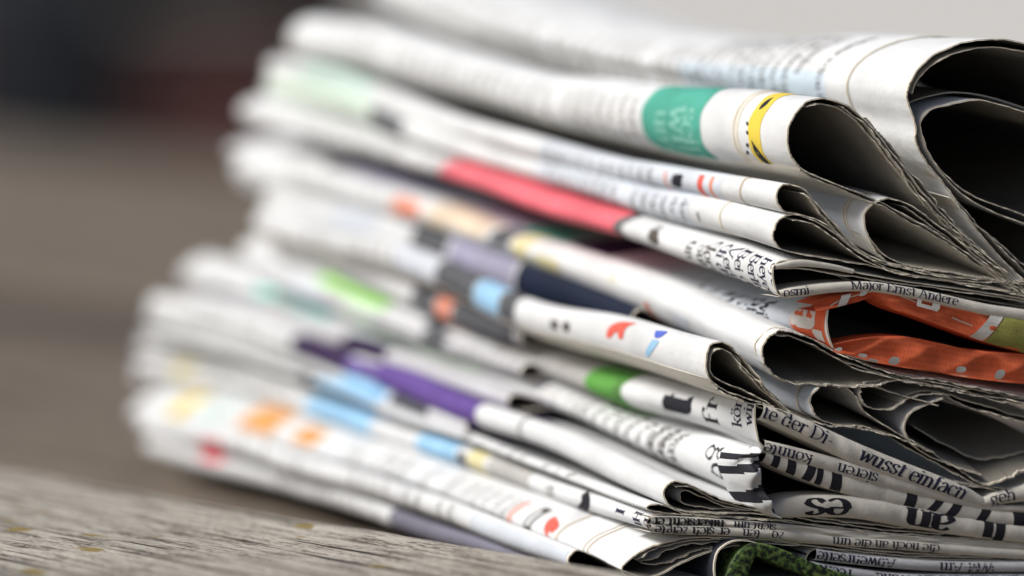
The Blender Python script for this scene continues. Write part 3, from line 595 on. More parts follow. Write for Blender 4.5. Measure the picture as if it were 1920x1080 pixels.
b0.glyphs(1286, 200, 'sein', .0042, 1, TEALT, lift=.00014); b0.glyphs(1262, 198, 'wird', .005, 1, TEALT, lift=.00014); b0.glyphs(1232, 205, 'um', .004, 1, TEALT, lift=.00014)
b0.column(1180, 1010, FAINT, .0016, .0046, .15, .85, 1, .1, 13)
b0.column(990, 640, FAINT, .0018, .0052, .1, .9, 1, .1, 60)
B.finish()

# two slim loops side by side
Cc = Paper('newspaper', 'slim folded newspaper with small black square and red rings below the teardrop roll', 1456,
          [(1456, 346, 399), (1380, 333, 382), (1300, 322, 364), (1150, 298, 341), (1000, 262, 302), (800, 202, 240), (640, 142, 180), (500, 106, 142)], 3)
c1 = Cc.sheet([(1800, 520), (1700, 500), (1640, 482), (1595, 452), (1560, 414), (1530, 378), (1508, 354), (1488, 346), (1468, 347), (1458, 360), (1455, 374), (1460, 388), (1474, 399), (1500, 402), (1545, 420), (1600, 462), (1650, 490), (1710, 507), (1800, 527)], yc=545, deckle=.0003)
Cc.sheet([(1800, 523), (1700, 504), (1640, 487), (1593, 458), (1558, 420), (1528, 385), (1506, 362)], conv=False, t0=-.3 * mm, mat=CREAM, deckle=.0004)
shape_on(c1, [(1264, 327), (1281, 329), (1279, 350), (1262, 348)], BLACK, n=3)
c1.band(1316, 1306, SRED, .08, .95); c1.band(1334, 1328, SALM, .1, .95); c1.band(1388, 1385, TAN); c1.band(1248, 1244, SALM, .2, .9)
c1.column(1230, 1010, BROWN, .0015, .0042, .2, .95, 1, .2, 14); c1.band(1350, 1010, BLUEW, lift=.00005)
c1.band(690, 560, MINT2)
Cc.finish()
D = Paper('newspaper', 'slim folded newspaper with pale blue text panel, directly above the pink banded one', 1450,
          [(1450, 403, 473), (1380, 384, 448), (1300, 365, 426), (1150, 341, 388), (1000, 302, 346), (870, 263, 303), (760, 217, 265), (640, 176, 216), (495, 136, 178)], 4)
d1 = D.sheet([(1990, 560), (1800, 528), (1700, 512), (1640, 490), (1590, 455), (1550, 425), (1515, 408), (1485, 402), (1462, 411), (1451, 428), (1450, 444), (1457, 460), (1475, 472), (1520, 481), (1600, 494), (1700, 515), (1800, 533), (1990, 566)], yc=572, deckle=.0003)
D.sheet([(1990, 566), (1800, 531), (1700, 515), (1638, 496), (1586, 462), (1546, 432), (1514, 416), (1488, 411)], conv=False, t0=-.3 * mm, mat=CREAM, deckle=.0004)
D.sheet([(1990, 566), (1800, 528), (1700, 512), (1640, 490), (1590, 455), (1550, 425), (1515, 408), (1485, 402), (1462, 411), (1451, 428), (1450, 444), (1457, 460), (1475, 472), (1520, 481), (1600, 494), (1700, 515), (1800, 533), (1990, 569)], yc=572, t0=20 * mm, off=.2 * mm, deckle=.00008)
d0 = D.sheets[-1]
d0.band(1290, 1000, BLUEW); d0.column(1275, 1010, BROWN, .0016, .0042, .1, .95, 1, .08, 15); d0.band(1310, 1305, FAINT, .5, .75)
d0.band(752, 692, DGREY, .1, .95); d0.band(690, 500, MINT)
D.finish()
E1 = Paper('newspaper', 'newspaper with wide round loop set back behind the two slim loops', 1622,
          [(1622, 372, 478), (1560, 356, 446), (1510, 346, 425), (1300, 318, 380), (1150, 300, 345), (1000, 265, 310), (800, 205, 245), (620, 150, 185)], 5)
pe = [(1990, 602), (1920, 548), (1840, 486), (1785, 440), (1740, 405), (1700, 380), (1665, 372), (1638, 380), (1624, 400), (1622, 425), (1634, 452), (1660, 480), (1695, 497), (1745, 507), (1800, 516), (1870, 528), (1930, 552), (1990, 608)]
E1.sheet(pe, yc=612, deckle=.0003); E1.sheet(pe, t0=7.5 * mm, off=.25 * mm, yc=612, mat=BLUEW, deckle=.00008); E1.sheet(pe, t0=6.6 * mm, off=.12 * mm, yc=612, mat=CREAM, deckle=.00008)
E1.sheet([(1990, 608), (1920, 556), (1840, 494), (1783, 448), (1735, 412), (1700, 389)], conv=False, t0=.8 * mm, mat=CREAM, deckle=.0004)
E1.sheet([(1628, 445), (1658, 486), (1695, 503), (1745, 513), (1800, 521), (1870, 531), (1930, 556)], conv=False, t0=0, mat=CREAM, deckle=.0005)
E1.finish()

# pink banded paper with square pocket
F4 = Paper('newspaper', 'newspaper with bright pink band and square open pocket at its printed corner', 1455,
          [(1455, 487, 557), (1380, 458, 530), (1300, 430, 504), (1160, 396, 452), (1000, 344, 396), (900, 314, 362), (820, 288, 336), (650, 225, 290), (480, 172, 252)], 6, bulge=.003)
sh = [(1990, 574), (1920, 560), (1800, 541), (1700, 527), (1620, 513), (1550, 499), (1495, 489), (1462, 490), (1452, 500), (1454, 528), (1460, 553), (1470, 559), (1520, 552), (1580, 545), (1630, 544), (1680, 552), (1760, 566), (1850, 585), (1920, 596), (1990, 606)]
f1 = F4.sheet(sh, yc=590, sharp=((1452, 500), (1460, 553)), t0=.2 * mm, deckle=.00005)
F4.sheet([(1990, 579), (1920, 565), (1800, 546), (1700, 533), (1620, 522), (1560, 512), (1500, 504), (1460, 505)], conv=False, mat=CREAM, t0=.3 * mm, deckle=.0003)
F4.sheet([(1990, 592), (1920, 577), (1800, 558), (1700, 543), (1620, 532), (1580, 521), (1545, 508)], conv=False, mat=GREYP, t0=3 * mm, deckle=.0003)
Strip(F4, [(1453, 496, 505), (1500, 487, 500), (1560, 495, 505), (1600, 505, 513)], CREAM, bulge=.6)
st = Strip(F4, [(1460, 545, 557), (1500, 537, 556), (1560, 530, 549), (1630, 528, 547), (1690, 536, 556), (1760, 550, 571), (1850, 570, 592), (1920, 580, 603), (1990, 592, 614)], CREAM)
st.text(1466, 'osmi-', .00145, NAVYT); st.text(1592, 'Major Ernst Andere', .00145, NAVYT, y=.15)
for i, (x, s) in enumerate([(1438, 'heyenau'), (1421, 'Berlins'), (1404, 'Bei der'), (1388, 'Vertrag'), (1371, 'di die'), (1353, 'dors tet'), (1322, 'Sun'), (1303, 'un er')]):
    f1.glyphs(x, f1.midy(x, .02 if i < 6 else .25), s, .00185, 1, NAVYT if i < 5 else BROWN)
f1.glyphs(1452, f1.midy(1448, .1), 'eye', .0019, 1, NAVYT, st=None)
shape_on(f1, [(1222, 430), (1236, 434), (1236, 456), (1218, 452)], BROWN, n=3); f1.glyphs(1240, f1.midy(1240, .1), 'r', .003, 1, BROWN); f1.glyphs(1180, f1.midy(1180, .1), 'tn', .0026, 1, FAINT)
f1.band(1166, 1150, DGREY); f1.band(1150, 826, PINK); f1.band(690, 650, MGREY, .75, 1.0)
f1.column(815, 560, FAINT, .002, .0052, .1, .9, 1, .1, 59)
F4.finish()

# orange-red paper
G5 = Paper('newspaper', 'newspaper with orange red printed end carrying white letters, open like a mouth', 1562,
          [(1562, 572, 662), (1480, 553, 632), (1400, 532, 606), (1300, 503, 570), (1160, 452, 500), (1090, 432, 472), (1000, 398, 442), (830, 338, 378), (740, 308, 350), (650, 278, 322), (495, 250, 310)], 7, bulge=.0085)
sg = [(1990, 660), (1920, 645), (1850, 620), (1780, 592), (1720, 566), (1680, 552), (1645, 545), (1610, 552), (1575, 563), (1556, 574), (1560, 610), (1566, 655), (1590, 668), (1660, 684), (1750, 698), (1850, 712), (1920, 720), (1990, 728)]
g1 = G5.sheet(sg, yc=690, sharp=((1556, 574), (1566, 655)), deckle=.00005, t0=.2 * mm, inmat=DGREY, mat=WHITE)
s1 = Strip(G5, [(1528, 571, 584), (1560, 558, 578), (1600, 550, 568), (1640, 544, 559), (1680, 548, 580), (1740, 560, 600), (1800, 574, 622), (1850, 584, 640), (1920, 594, 660), (1990, 606, 676)], RED, bulge=.35, crumple=.0007)
s2 = Strip(G5, [(1564, 646, 660), (1600, 639, 668), (1650, 632, 681), (1700, 632, 690), (1760, 644, 698), (1800, 653, 706), (1860, 660, 714), (1920, 664, 720), (1990, 668, 728)], RED, bulge=.35, crumple=.0008)
g1.band(1562, 1482, RED, lift=.00006)
WHT = ink('white_letters', (0.78, 0.76, 0.70))
g1.glyphs(1516, 562, 'a', .0058, 1, WHT, bold=2.0, lift=.00014, name='printed_letter'); g1.band(1552, 1530, WHT, .62, .82, name='printed_letter', lift=.00014, slant=.2)
s1.patch(1572, 1590, -.9, .95, WHT, 'printed_letter', .0008); s1.patch(1608, 1622, .1, .98, WHT, 'printed_letter', .0006); s1.patch(1714, 1750, .0, .35, WHT, 'printed_letter'); s1.patch(1714, 1722, .0, .9, WHT, 'printed_letter'); s1.patch(1742, 1756, .0, .92, WHT, 'printed_letter')
s1.patch(1838, 1862, -1, 1, WHT, 'printed_border', .0015); s1.patch(1864, 1990, -1, 1, OLIVE, 'printed_photo', .0015)
for a, b, c, d in ((1566, 1578, -.6, .2), (1612, 1628, -.85, -.45), (1632, 1652, -.98, -.75), (1668, 1688, -.9, -.35), (1795, 1812, -.7, -.25), (1866, 1884, -.8, -.15)): s2.patch(a, b, c, d, WHT, 'printed_letter', .0006)
for i, (x, s) in enumerate([(1452, 'will'), (1434, 'aft um'), (1415, 'Stern'), (1396, 'wohl'), (1375, 'he sie'), (1350, 'ans der'), (1322, 'nun er'), (1303, 'der')]):
    g1.glyphs(x, g1.midy(x, .22 + .02 * i), s, .0019, 1, BLACK if i < 4 else BROWN, bold=1.25)
g1.column(1290, 1180, MGREY, .0018, .0046, .1, .9, 1, .25, 16)
g1.band(1478, 1165, BLUEW, lift=.00005)
g1.band(1160, 1090, DPURP); g1.band(1086, 1010, GRN); g1.band(1008, 800, VIOG); g1.band(690, 640, DGREY, .1, .9)
G5.finish()

# white teardrop
H6 = Paper('newspaper', 'thick white newspaper rolled into a dark teardrop opening, pale yellow stripe further back', 1428,
          [(1428, 620, 718), (1300, 562, 642), (1200, 522, 604), (1100, 487, 562), (1000, 454, 512), (900, 418, 472), (800, 384, 442), (700, 350, 416), (600, 320, 386), (440, 288, 360)], 8)
ph = [(1990, 752), (1920, 744), (1850, 730), (1780, 716), (1720, 708), (1660, 696), (1605, 676), (1560, 655), (1520, 635), (1490, 623), (1460, 620), (1440, 632), (1428, 655), (1434, 680), (1452, 706), (1476, 718), (1530, 723), (1590, 728), (1640, 722), (1680, 716), (1740, 724), (1830, 744), (1920, 760), (1990, 768)]
H6.sheet(ph, yc=765, deckle=.0005, t0=-.3 * mm)
h1 = H6.sheet(ph, yc=765, deckle=.0003, t0=1.6 * mm, off=.14 * mm)
H6.sheet([(1990, 757), (1920, 750), (1850, 736), (1780, 722), (1720, 714), (1655, 702), (1600, 683), (1555, 663), (1516, 643), (1488, 632), (1462, 630)], conv=False, t0=.4 * mm, mat=CREAM, deckle=.0005)
H6.sheet([(1600, 690), (1660, 708), (1720, 719), (1780, 730), (1850, 744), (1920, 757), (1990, 764)], conv=False, t0=-.4 * mm, mat=CREAM, deckle=.0005)
h1.band(988, 958, PYEL); h1.band(1048, 1002, PYEL, .3, .7); h1.band(952, 916, DGREY); h1.band(905, 800, PEACH); h1.band(785, 735, SALM, 0, .55); h1.band(830, 740, DBLUE, .62, 1.0, lift=.00012)
h1.band(960, 835, BLUEW, .55, 1.0, lift=.00012); h1.band(1200, 1010, DBLUE, .86, 1.15); h1.band(1215, 1205, SALM, .5, .75); h1.band(1285, 1262, BLUEW, .5, .9)  # lower deep blue strip paints the shade under the roll
h1.glyphs(1145, h1.midy(1145, .12), 's', .003, 1, PYEL)
h1.column(725, 520, FAINT, .002, .0052, .1, .9, 1, .1, 58)
H6.finish()

# small double loop
I7 = Paper('newspaper', 'white newspaper with faint red and blue marks and a narrow double loop at its end', 1326,
          [(1326, 640, 736), (1150, 594, 682), (1000, 568, 634), (900, 530, 600), (820, 492, 552), (700, 450, 512), (600, 424, 482), (480, 392, 450)], 9)
pi_ = [(1700, 895), (1620, 862), (1560, 832), (1500, 790), (1460, 748), (1422, 706), (1397, 675), (1376, 651), (1355, 641), (1337, 647), (1327, 667), (1327, 695), (1338, 718), (1362, 735), (1400, 747), (1450, 765), (1500, 798), (1560, 840), (1620, 868), (1700, 901)]
i1 = I7.sheet(pi_, yc=930, deckle=.0004)
I7.sheet([(1700, 898), (1620, 866), (1545, 826), (1480, 772), (1430, 726), (1397, 694), (1380, 668), (1360, 655), (1342, 659), (1333, 680), (1340, 704), (1368, 721), (1420, 745), (1480, 782), (1545, 831), (1620, 867)], conv=False, t0=.5 * mm, mat=CREAM, deckle=.0004)
I7.sheet([(1620, 864), (1550, 828), (1490, 780), (1445, 736), (1408, 698), (1388, 670)], conv=False, t0=.1 * mm, mat=CREAM, deckle=.0006)
I7.sheet([(1332, 712), (1352, 734), (1395, 754), (1450, 772), (1500, 804), (1560, 845), (1620, 872)], conv=False, t0=-.2 * mm, mat=CREAM, deckle=.0006)
i1.band(963, 934, DGREY); i1.band(932, 888, SKYB); i1.band(886, 815, DGREY); i1.band(812, 735, BLUEW)
shape_on(i1, [(1195, 606), (1160, 604), (1142, 614), (1138, 632), (1146, 632), (1152, 618), (1162, 618), (1160, 634), (1168, 634), (1174, 616)], SRED)
shape_on(i1, [(1230, 620), (1252, 623), (1240, 632), (1228, 632)], MBLUE, n=4); shape_on(i1, [(1225, 636), (1236, 640), (1216, 668), (1211, 666)], SKYB, n=4)
for x, y in ((1040, 608), (1062, 612), (1056, 648)): shape_on(i1, [(x - 6, y - 8), (x + 6, y - 6), (x + 5, y + 9), (x - 6, y + 6)], BROWN, n=4)
i1.column(730, 560, FAINT, .002, .005, .1, .9, 1, .1, 51)
I7.finish()

# crumpled loops behind
J = Paper('newspaper', 'crumpled newspaper of wavy torn loops tucked behind, under the orange red one', 1522,
          [(1522, 724, 800), (1470, 716, 775), (1400, 700, 745), (1200, 640, 680), (1000, 590, 625), (800, 520, 555)], 10)
J.sheet([(1760, 760), (1700, 742), (1640, 726), (1590, 722), (1545, 722), (1527, 736), (1522, 757), (1529, 780), (1552, 795), (1600, 803), (1660, 815)], mat=BLUEW, conv=False, deckle=.0004, tend=.075)
J.sheet([(1760, 760), (1700, 740), (1640, 724), (1590, 719), (1545, 717), (1524, 732), (1519, 757), (1526, 783), (1550, 799)], mat=BLUEW, conv=False, deckle=.0002, t0=5 * mm, tend=.075)
J.sheet([(1585, 724), (1606, 746), (1628, 776), (1660, 800), (1700, 822), (1750, 850)], mat=GREYP, conv=False, deckle=.0004, tend=.075)
J.sheet([(1660, 712), (1628, 718), (1614, 734), (1619, 756), (1640, 771), (1670, 768), (1702, 751), (1740, 741), (1770, 742), (1800, 756), (1850, 775), (1920, 792), (1990, 808)], mat=LGREY, conv=False, deckle=.0006, tend=.075)
J.sheet([(1990, 800), (1920, 782), (1850, 762), (1800, 745), (1765, 735), (1725, 738), (1690, 752)], mat=CREAM, conv=False, deckle=.0005, t0=1 * mm, tend=.075)
J.sheet([(1770, 746), (1725, 764), (1702, 780), (1697, 800), (1704, 826), (1730, 850), (1790, 876), (1840, 893)], mat=LGREY, conv=False, deckle=.0003, tend=.075)
J.sheet([(1440, 762), (1500, 788), (1570, 800), (1640, 808), (1720, 838), (1790, 876), (1835, 908), (1868, 902), (1920, 886), (1990, 872)], mat=CREAM, conv=False, deckle=.0008, t0=-.6 * mm, tend=.075)
J.sheet([(1700, 842), (1780, 884), (1835, 913), (1870, 907), (1920, 893), (1990, 880)], mat=CREAM, conv=False, deckle=.0005, t0=.3 * mm, tend=.075)
J.sheet([(1740, 815), (1800, 855), (1850, 880), (1900, 880), (1990, 862)], mat=LGREY, conv=False, deckle=.0004, t0=5 * mm, tend=.075)
J.finish()

# big t / serif text paper
K8 = Paper('newspaper', 'newspaper with large black letter t, green patch and a square pocket of printed folds', 1422,
          [(1422, 752, 833), (1300, 722, 803), (1150, 683, 762), (1000, 638, 702), (930, 622, 672), (830, 592, 645), (730, 545, 602), (600, 488, 552), (470, 440, 506)], 11, bulge=.0035)
pk = [(1990, 965), (1920, 955), (1840, 934), (1760, 903), (1680, 872), (1600, 838), (1540, 808), (1480, 776), (1440, 758), (1418, 757), (1421, 795), (1424, 830), (1440, 846), (1500, 866), (1580, 888), (1680, 916), (1760, 938), (1840, 960), (1920, 972), (1990, 980)]
k1 = K8.sheet(pk, yc=975, sharp=((1418, 757), (1424, 830)), deckle=.00005, t0=.2 * mm)
s3 = Strip(K8, [(1424, 758, 786), (1470, 771, 806), (1530, 797, 834), (1600, 829, 868), (1680, 862, 901), (1760, 893, 930), (1810, 914, 944), (1842, 934, 952)], CREAM)
s4 = Strip(K8, [(1428, 824, 848), (1480, 836, 864), (1560, 857, 888), (1640, 880, 910), (1720, 904, 930), (1790, 926, 947), (1842, 944, 957), (1920, 948, 961), (1990, 950, 964)], CREAM)
s5 = Strip(K8, [(1840, 936, 953), (1870, 922, 946), (1920, 908, 940), (1990, 896, 930)], CREAM)
s3.text(1424, 'te der Di-', .0021, NAVYT, y=-.05); s3.text(1605, 'wusst einfach', .00225, NAVYT, bold=1.25, shear=.18, y=.0)
s4.text(1428, 'konnte', .0018, NAVYT, upside=True, sx=1.05); s4.text(1566, 'sieren', .0018, NAVYT, upside=True, sx=1.05); s5.text(1856, 'geh', .0019, NAVYT)
k1.band(1166, 1100, GRN2); k1.band(1098, 930, GREYP); k1.band(836, 798, DGREY); k1.band(728, 600, LIME)
for x in (1060, 1030): k1.glyphs(x, k1.midy(x, .3), 's', .003, 1, MGREY)
k1.glyphs(1166, k1.midy(1160, .8), 'ee', .0022, -1, BROWN)
k1.glyphs(1300, k1.midy(1290, .78), 't', .0068, -1, BLACK, bold=2.2, name='printed_letter', sx=.9)
k1.glyphs(1350, k1.midy(1345, .80), 'Fr', .003, -1, BLACK, bold=1.15)
k1.glyphs(1391, k1.midy(1385, .72), 'kön', .0021, -1, NAVYT); k1.glyphs(1411, k1.midy(1406, .62), 'wir', .0021, -1, NAVYT)
k1.glyphs(1416, k1.midy(1414, .2), 'e', .0024, -1, NAVYT)
K8.finish()

# column text paper with bold crumpled corner
L9 = Paper('newspaper', 'newspaper with dense text columns and crumpled corner striped by huge black letters', 1430,
          [(1430, 842, 972), (1300, 803, 908), (1200, 772, 852), (1100, 736, 802), (1000, 694, 766), (900, 664, 728), (800, 638, 692), (700, 598, 652), (600, 560, 612), (520, 522, 575), (365, 474, 572)], 12, bulge=.004)
pl = [(1990, 984), (1920, 978), (1850, 966), (1760, 946), (1680, 926), (1560, 900), (1490, 872), (1446, 848), (1420, 846), (1424, 880), (1432, 920), (1452, 966), (1480, 972), (1540, 965), (1600, 972), (1700, 990), (1800, 1004), (1920, 1018), (1990, 1024)]
l1 = L9.sheet(pl, yc=1004, sharp=((1420, 846), (1452, 966)), deckle=.00006, t0=.2 * mm)
s6 = Strip(L9, [(1432, 842, 866), (1480, 856, 888), (1560, 880, 918), (1640, 906, 940), (1720, 926, 958), (1800, 944, 976), (1850, 954, 984), (1920, 962, 990), (1990, 970, 996)], CREAM, bulge=.5)
s7 = Strip(L9, [(1450, 950, 972), (1480, 934, 970), (1530, 928, 970), (1600, 930, 972), (1700, 946, 988), (1800, 966, 1004), (1920, 984, 1018), (1990, 990, 1024)], CREAM, bulge=.55)
for a, b in ((1447, 1460), (1474, 1490), (1508, 1524), (1528, 1540), (1556, 1576), (1696, 1716), (1744, 1760), (1778, 1796), (1834, 1852), (1900, 1925)): s6.patch(a, b, -.95, .95, BLACK, 'printed_letter', random.uniform(-.0006, .0012))
s7.text(1508, 'es', .0038, BLACK, upside=True, bold=1.55, name='printed_letter', sx=1.45); s7.text(1694, 'an', .0038, BLACK, upside=True, bold=1.55, name='printed_letter', sx=1.45)
s7.text(1838, 'li', .0038, BLACK, upside=True, bold=1.6, name='printed_letter', sx=1.5)
# crumpled paper tip
tipc = [(1385, 850, 878), (1376, 874, 900), (1384, 898, 925), (1400, 924, 950), (1432, 948, 972)]
def crumple_tip(paper):
    n, m = 46, 34; g = np.linspace(0, 1, n)[:, None] + np.zeros(m); q = np.zeros((n, 1)) + np.linspace(0, 1, m)
    left = catmull([(1398, 838), (1380, 852), (1372, 874), (1378, 902), (1396, 935), (1420, 960), (1450, 972)], 12); right = catmull([(1420, 834), (1432, 842), (1428, 862), (1432, 888), (1440, 920), (1450, 950), (1458, 970)], 12)
    ll = np.stack([np.interp(np.linspace(0, 1, n), np.linspace(0, 1, len(left)), left[:, k]) for k in (0, 1)], 1); rr = np.stack([np.interp(np.linspace(0, 1, n), np.linspace(0, 1, len(right)), right[:, k]) for k in (0, 1)], 1)
    V = np.zeros((n, m, 3)); f = np.linspace(0, 1, m)
    rel = .0011 * np.sin(g * 21 + q * 3) * np.sin(q * 3.14) + .0006 * np.abs(np.sin(g * 13 - q * 5)) + .0004 * np.sin(q * 17 + g * 9)
    for i in range(n):
        for j in range(m):
            px = ll[i] * (1 - f[j]) + rr[i] * f[j]; uv = on_end(*px)
            tdep = .0014 + .0035 * (1 - f[j]) ** 1.6 * 1.0 - .0052 * math.sin(math.pi * min(1, f[j] * 1.05)) ** .8
            V[i, j] = R0 + uv[0] * EU + uv[1] * EV + (tdep + rel[i, j]) * ES
    F = grid_faces(n, m); uvv = np.stack([g * .14, q * .08], -1).reshape(-1, 2)
    gi = (F[:, 0] // m) / n + .06 * (F[:, 0] % m) / m * 1.0
    mi = (((gi > .17) & (gi < .25)) | ((gi > .34) & (gi < .43)) | ((gi > .60) & (gi < .72)) | (gi > .97)).astype(int)
    mesh_obj('crumpled_corner', V.reshape(-1, 3) - paper.off, F, [WHITE, BLACK], paper.root, mi=mi, uv=uvv)
crumple_tip(L9)
for i, (x, s) in enumerate([(1288, 'worte ich'), (1272, 'sie wort'), (1255, 'wer ist')]): l1.glyphs(x, l1.midy(x, .12), s, .0019, 1, BROWN)
l1.glyphs(1347, l1.midy(1340, .16), 'ge', .0042, 1, BLACK, bold=.8); l1.glyphs(1334, l1.midy(1330, .62), '/', .0040, 1, NAVYT, bold=.7); l1.glyphs(1356, l1.midy(1352, .74), '-', .004, 1, NAVYT, bold=.6)
l1.column(1236, 1085, BROWN, .0018, .0046, .04, .95, 1, .02, 17); l1.column(1075, 1000, FAINT, .0018, .0046, .05, .9, 1, .05, 18)
l1.band(900, 700, MINT); l1.band(690, 670, MINT2); l1.band(620, 480, TEAL); l1.band(608, 540, DTEAL, 0, .5, lift=.00012); l1.band(545, 515, SALM, .8, 1.0, lift=.00012)
L9.finish()

# purple banded paper
M10 = Paper('newspaper', 'white newspaper with deep purple band and flat double loop at its end', 1245,
          [(1245, 902, 956), (1100, 834, 892), (1000, 795, 842), (890, 751, 798), (750, 698, 752), (640, 664, 704), (560, 632, 672), (400, 570, 630), (283, 540, 608)], 13)
m1 = M10.sheet([(1700, 990), (1560, 974), (1480, 962), (1420, 952), (1370, 940), (1330, 925), (1292, 908), (1266, 903), (1250, 913), (1245, 930), (1255, 948), (1288, 960), (1340, 964), (1400, 964), (1480, 970), (1560, 982), (1700, 999)], yc=1012, deckle=.0003)
M10.sheet([(1560, 978), (1480, 966), (1400, 957), (1360, 948), (1320, 934), (1292, 922), (1281, 931), (1284, 944), (1305, 954), (1350, 957), (1420, 962), (1480, 968)], conv=False, t0=1.2 * mm, mat=WHITE, deckle=.0005)
M10.sheet([(1480, 966), (1420, 957), (1370, 946), (1330, 931), (1296, 914), (1270, 910)], conv=False, t0=.3 * mm, mat=CREAM, deckle=.0005)
m1.band(890, 700, PURP); m1.band(720, 645, PURP, .0, .6); m1.band(645, 545, DPURP); m1.band(976, 970, MGREY); m1.band(985, 960, BROWN, .9, 1.1)
m1.column(540, 330, FAINT, .0018, .005, .1, .9, 1, .1, 52)
M10.finish()
N11 = Paper('newspaper', 'thin white newspaper ending in a dark slit, under the purple banded one', 1212,
          [(1212, 942, 960), (1100, 892, 930), (1000, 854, 890), (900, 814, 852), (820, 783, 818), (750, 754, 798), (600, 694, 748), (400, 622, 682), (262, 592, 664)], 14)
n1 = N11.sheet([(1700, 1001), (1560, 986), (1440, 972), (1340, 966), (1285, 961), (1250, 949), (1226, 945), (1213, 952), (1222, 959), (1260, 964), (1340, 970), (1440, 976), (1560, 990), (1700, 1006)], yc=1020, deckle=.0003)
n1.band(878, 862, MGREY, .2, .9); n1.band(905, 890, BROWN, .5, 1.0); n1.band(700, 590, SKYB); n1.band(580, 560, DGREY, .2, .9)
n1.column(545, 320, FAINT, .0018, .005, .1, .9, 1, .1, 53); n1.column(1060, 925, FAINT, .0015, .005, .1, .9, 1, .2, 54)
N11.finish()
O12 = Paper('newspaper', 'thin newspaper roll with sky blue, cream and grey stripes and squashed print at its tip', 1216,
          [(1216, 961, 999), (1100, 920, 964), (1000, 888, 931), (900, 853, 897), (800, 814, 858), (700, 782, 828), (600, 742, 796), (400, 672, 742), (255, 648, 730)], 15)
o1 = O12.sheet([(1990, 1024), (1800, 1012), (1600, 996), (1440, 980), (1340, 972), (1260, 964), (1228, 966), (1216, 980), (1226, 994), (1270, 999), (1400, 1001), (1600, 1014), (1800, 1028), (1990, 1040)], yc=1032, deckle=.0002, t0=.3 * mm)
s8 = Strip(O12, [(1218, 968, 984), (1270, 968, 986), (1340, 973, 988), (1440, 980, 994), (1560, 992, 1006), (1700, 1004, 1016), (1990, 1024, 1034)], CREAM, crumple=.0003)
s9 = Strip(O12, [(1218, 982, 998), (1270, 985, 1002), (1340, 986, 1004), (1440, 992, 1010), (1560, 1004, 1022), (1700, 1014, 1032), (1850, 1026, 1044), (1990, 1034, 1052)], CREAM)
s8.text(1222, 'nikersicht er', .0015, BLACK, upside=True, bold=1.5); s8.text(1375, 'sicht um', .0013, NAVYT, upside=True, bold=1.2)
s9.text(1226, 'er sich zeigte', .0015, BLACK, upside=True, bold=1.2); s9.text(1390, 'zo   ten', .0015, NAVYT, upside=True); s9.text(1560, 'die noch an die um', .0015, NAVYT, upside=True)
o1.band(852, 778, SKYB); o1.band(872, 856, DGREY, .2, .8); o1.band(906, 876, PYEL); o1.band(990, 914, GREYP); o1.band(690, 570, SKYB)
shape_on(o1, [(1104, 920), (1100, 934), (1085, 950), (1078, 958), (1098, 962), (1106, 944)], BLACK); shape_on(o1, [(1084, 958), (1096, 962), (1090, 970), (1080, 966)], SRED, n=4)
o1.glyphs(1030, o1.midy(1025, .25), 's', .003, 1, BROWN); shape_on(o1, [(1016, 936), (1030, 940), (1026, 950), (1014, 946)], DGREY, n=4)
o1.glyphs(1158, o1.midy(1152, .3), 'I', .0022, 1, NAVYT, bold=1.3); o1.glyphs(1195, o1.midy(1190, .15), 'HI', .0017, 1, NAVYT, bold=1.3); o1.glyphs(1210, o1.midy(1205, .35), 'Be', .0017, 1, NAVYT, bold=1.3)
o1.column(550, 380, FAINT, .0018, .005, .1, .9, 1, .1, 55); o1.band(350, 320, PYEL, .2, .9)
O12.finish()
P13 = Paper('newspaper', 'white newspaper with red diamond and tan rings, open end drooping over the plank edge', 1167,
          [(1167, 1006, 1086), (1100, 973, 1052), (1000, 934, 1010), (900, 899, 962), (800, 862, 928), (700, 830, 894), (600, 798, 864), (480, 746, 832), (238, 704, 798)], 16)
p13 = P13.sheet([(1700, 1037), (1500, 1016), (1400, 1009), (1310, 1008), (1255, 1015), (1215, 1028), (1185, 1045), (1167, 1063), (1172, 1079), (1195, 1087), (1235, 1080), (1280, 1058), (1330, 1036), (1400, 1022), (1500, 1024), (1700, 1044)], yc=1048, deckle=.0002)
P13.sheet([(1500, 1019), (1400, 1013), (1310, 1013), (1260, 1021), (1222, 1034), (1195, 1050)], conv=False, t0=.3 * mm, mat=CREAM, deckle=.0004)
P13.sheet([(1500, 1020), (1420, 1016), (1330, 1018), (1275, 1026), (1248, 1036), (1228, 1049), (1209, 1058), (1225, 1064), (1262, 1055), (1310, 1038), (1370, 1023), (1500, 1022)], conv=False, t0=.8 * mm, mat=WHITE, deckle=.0004)
shape_on(p13, [(1043, 968), (1046, 990), (1040, 1022), (1030, 1012), (1020, 992), (1030, 974)], SRED, n=4)
p13.band(1006, 992, BROWN, .1, .9); p13.band(1002, 996, WHITE, .25, .75, lift=.00012)
p13.band(968, 962, SALM, .1, .9); p13.band(1056, 1053, TAN); p13.band(1106, 1104, TAN); p13.band(1113, 1111, TAN)
p13.column(950, 860, FAINT, .0016, .005, .1, .8, 1, .1, 19); p13.band(596, 552, ORNG, .1, .7); p13.band(520, 455, ORNG, .1, .75); p13.band(352, 325, YEL, .1, .7)
p13.column(840, 640, FAINT, .002, .0052, .1, .9, 1, .1, 56); p13.column(430, 360, TEAL, .002, .006, .1, .9, 1, .1, 57)
P13.finish()
SHADEV = ink('slate_violet_shade', (0.22, 0.215, 0.27))  # grey violet that paints shade onto the lowest newspaper
Q14 = Paper('newspaper', 'second lowest newspaper, thin and pale with a red spot at its far end', 1066,
          [(1066, 1030, 1070), (1000, 1002, 1046), (900, 964, 1010), (800, 926, 974), (700, 890, 940), (600, 858, 908), (450, 812, 864), (258, 768, 820)], 17)
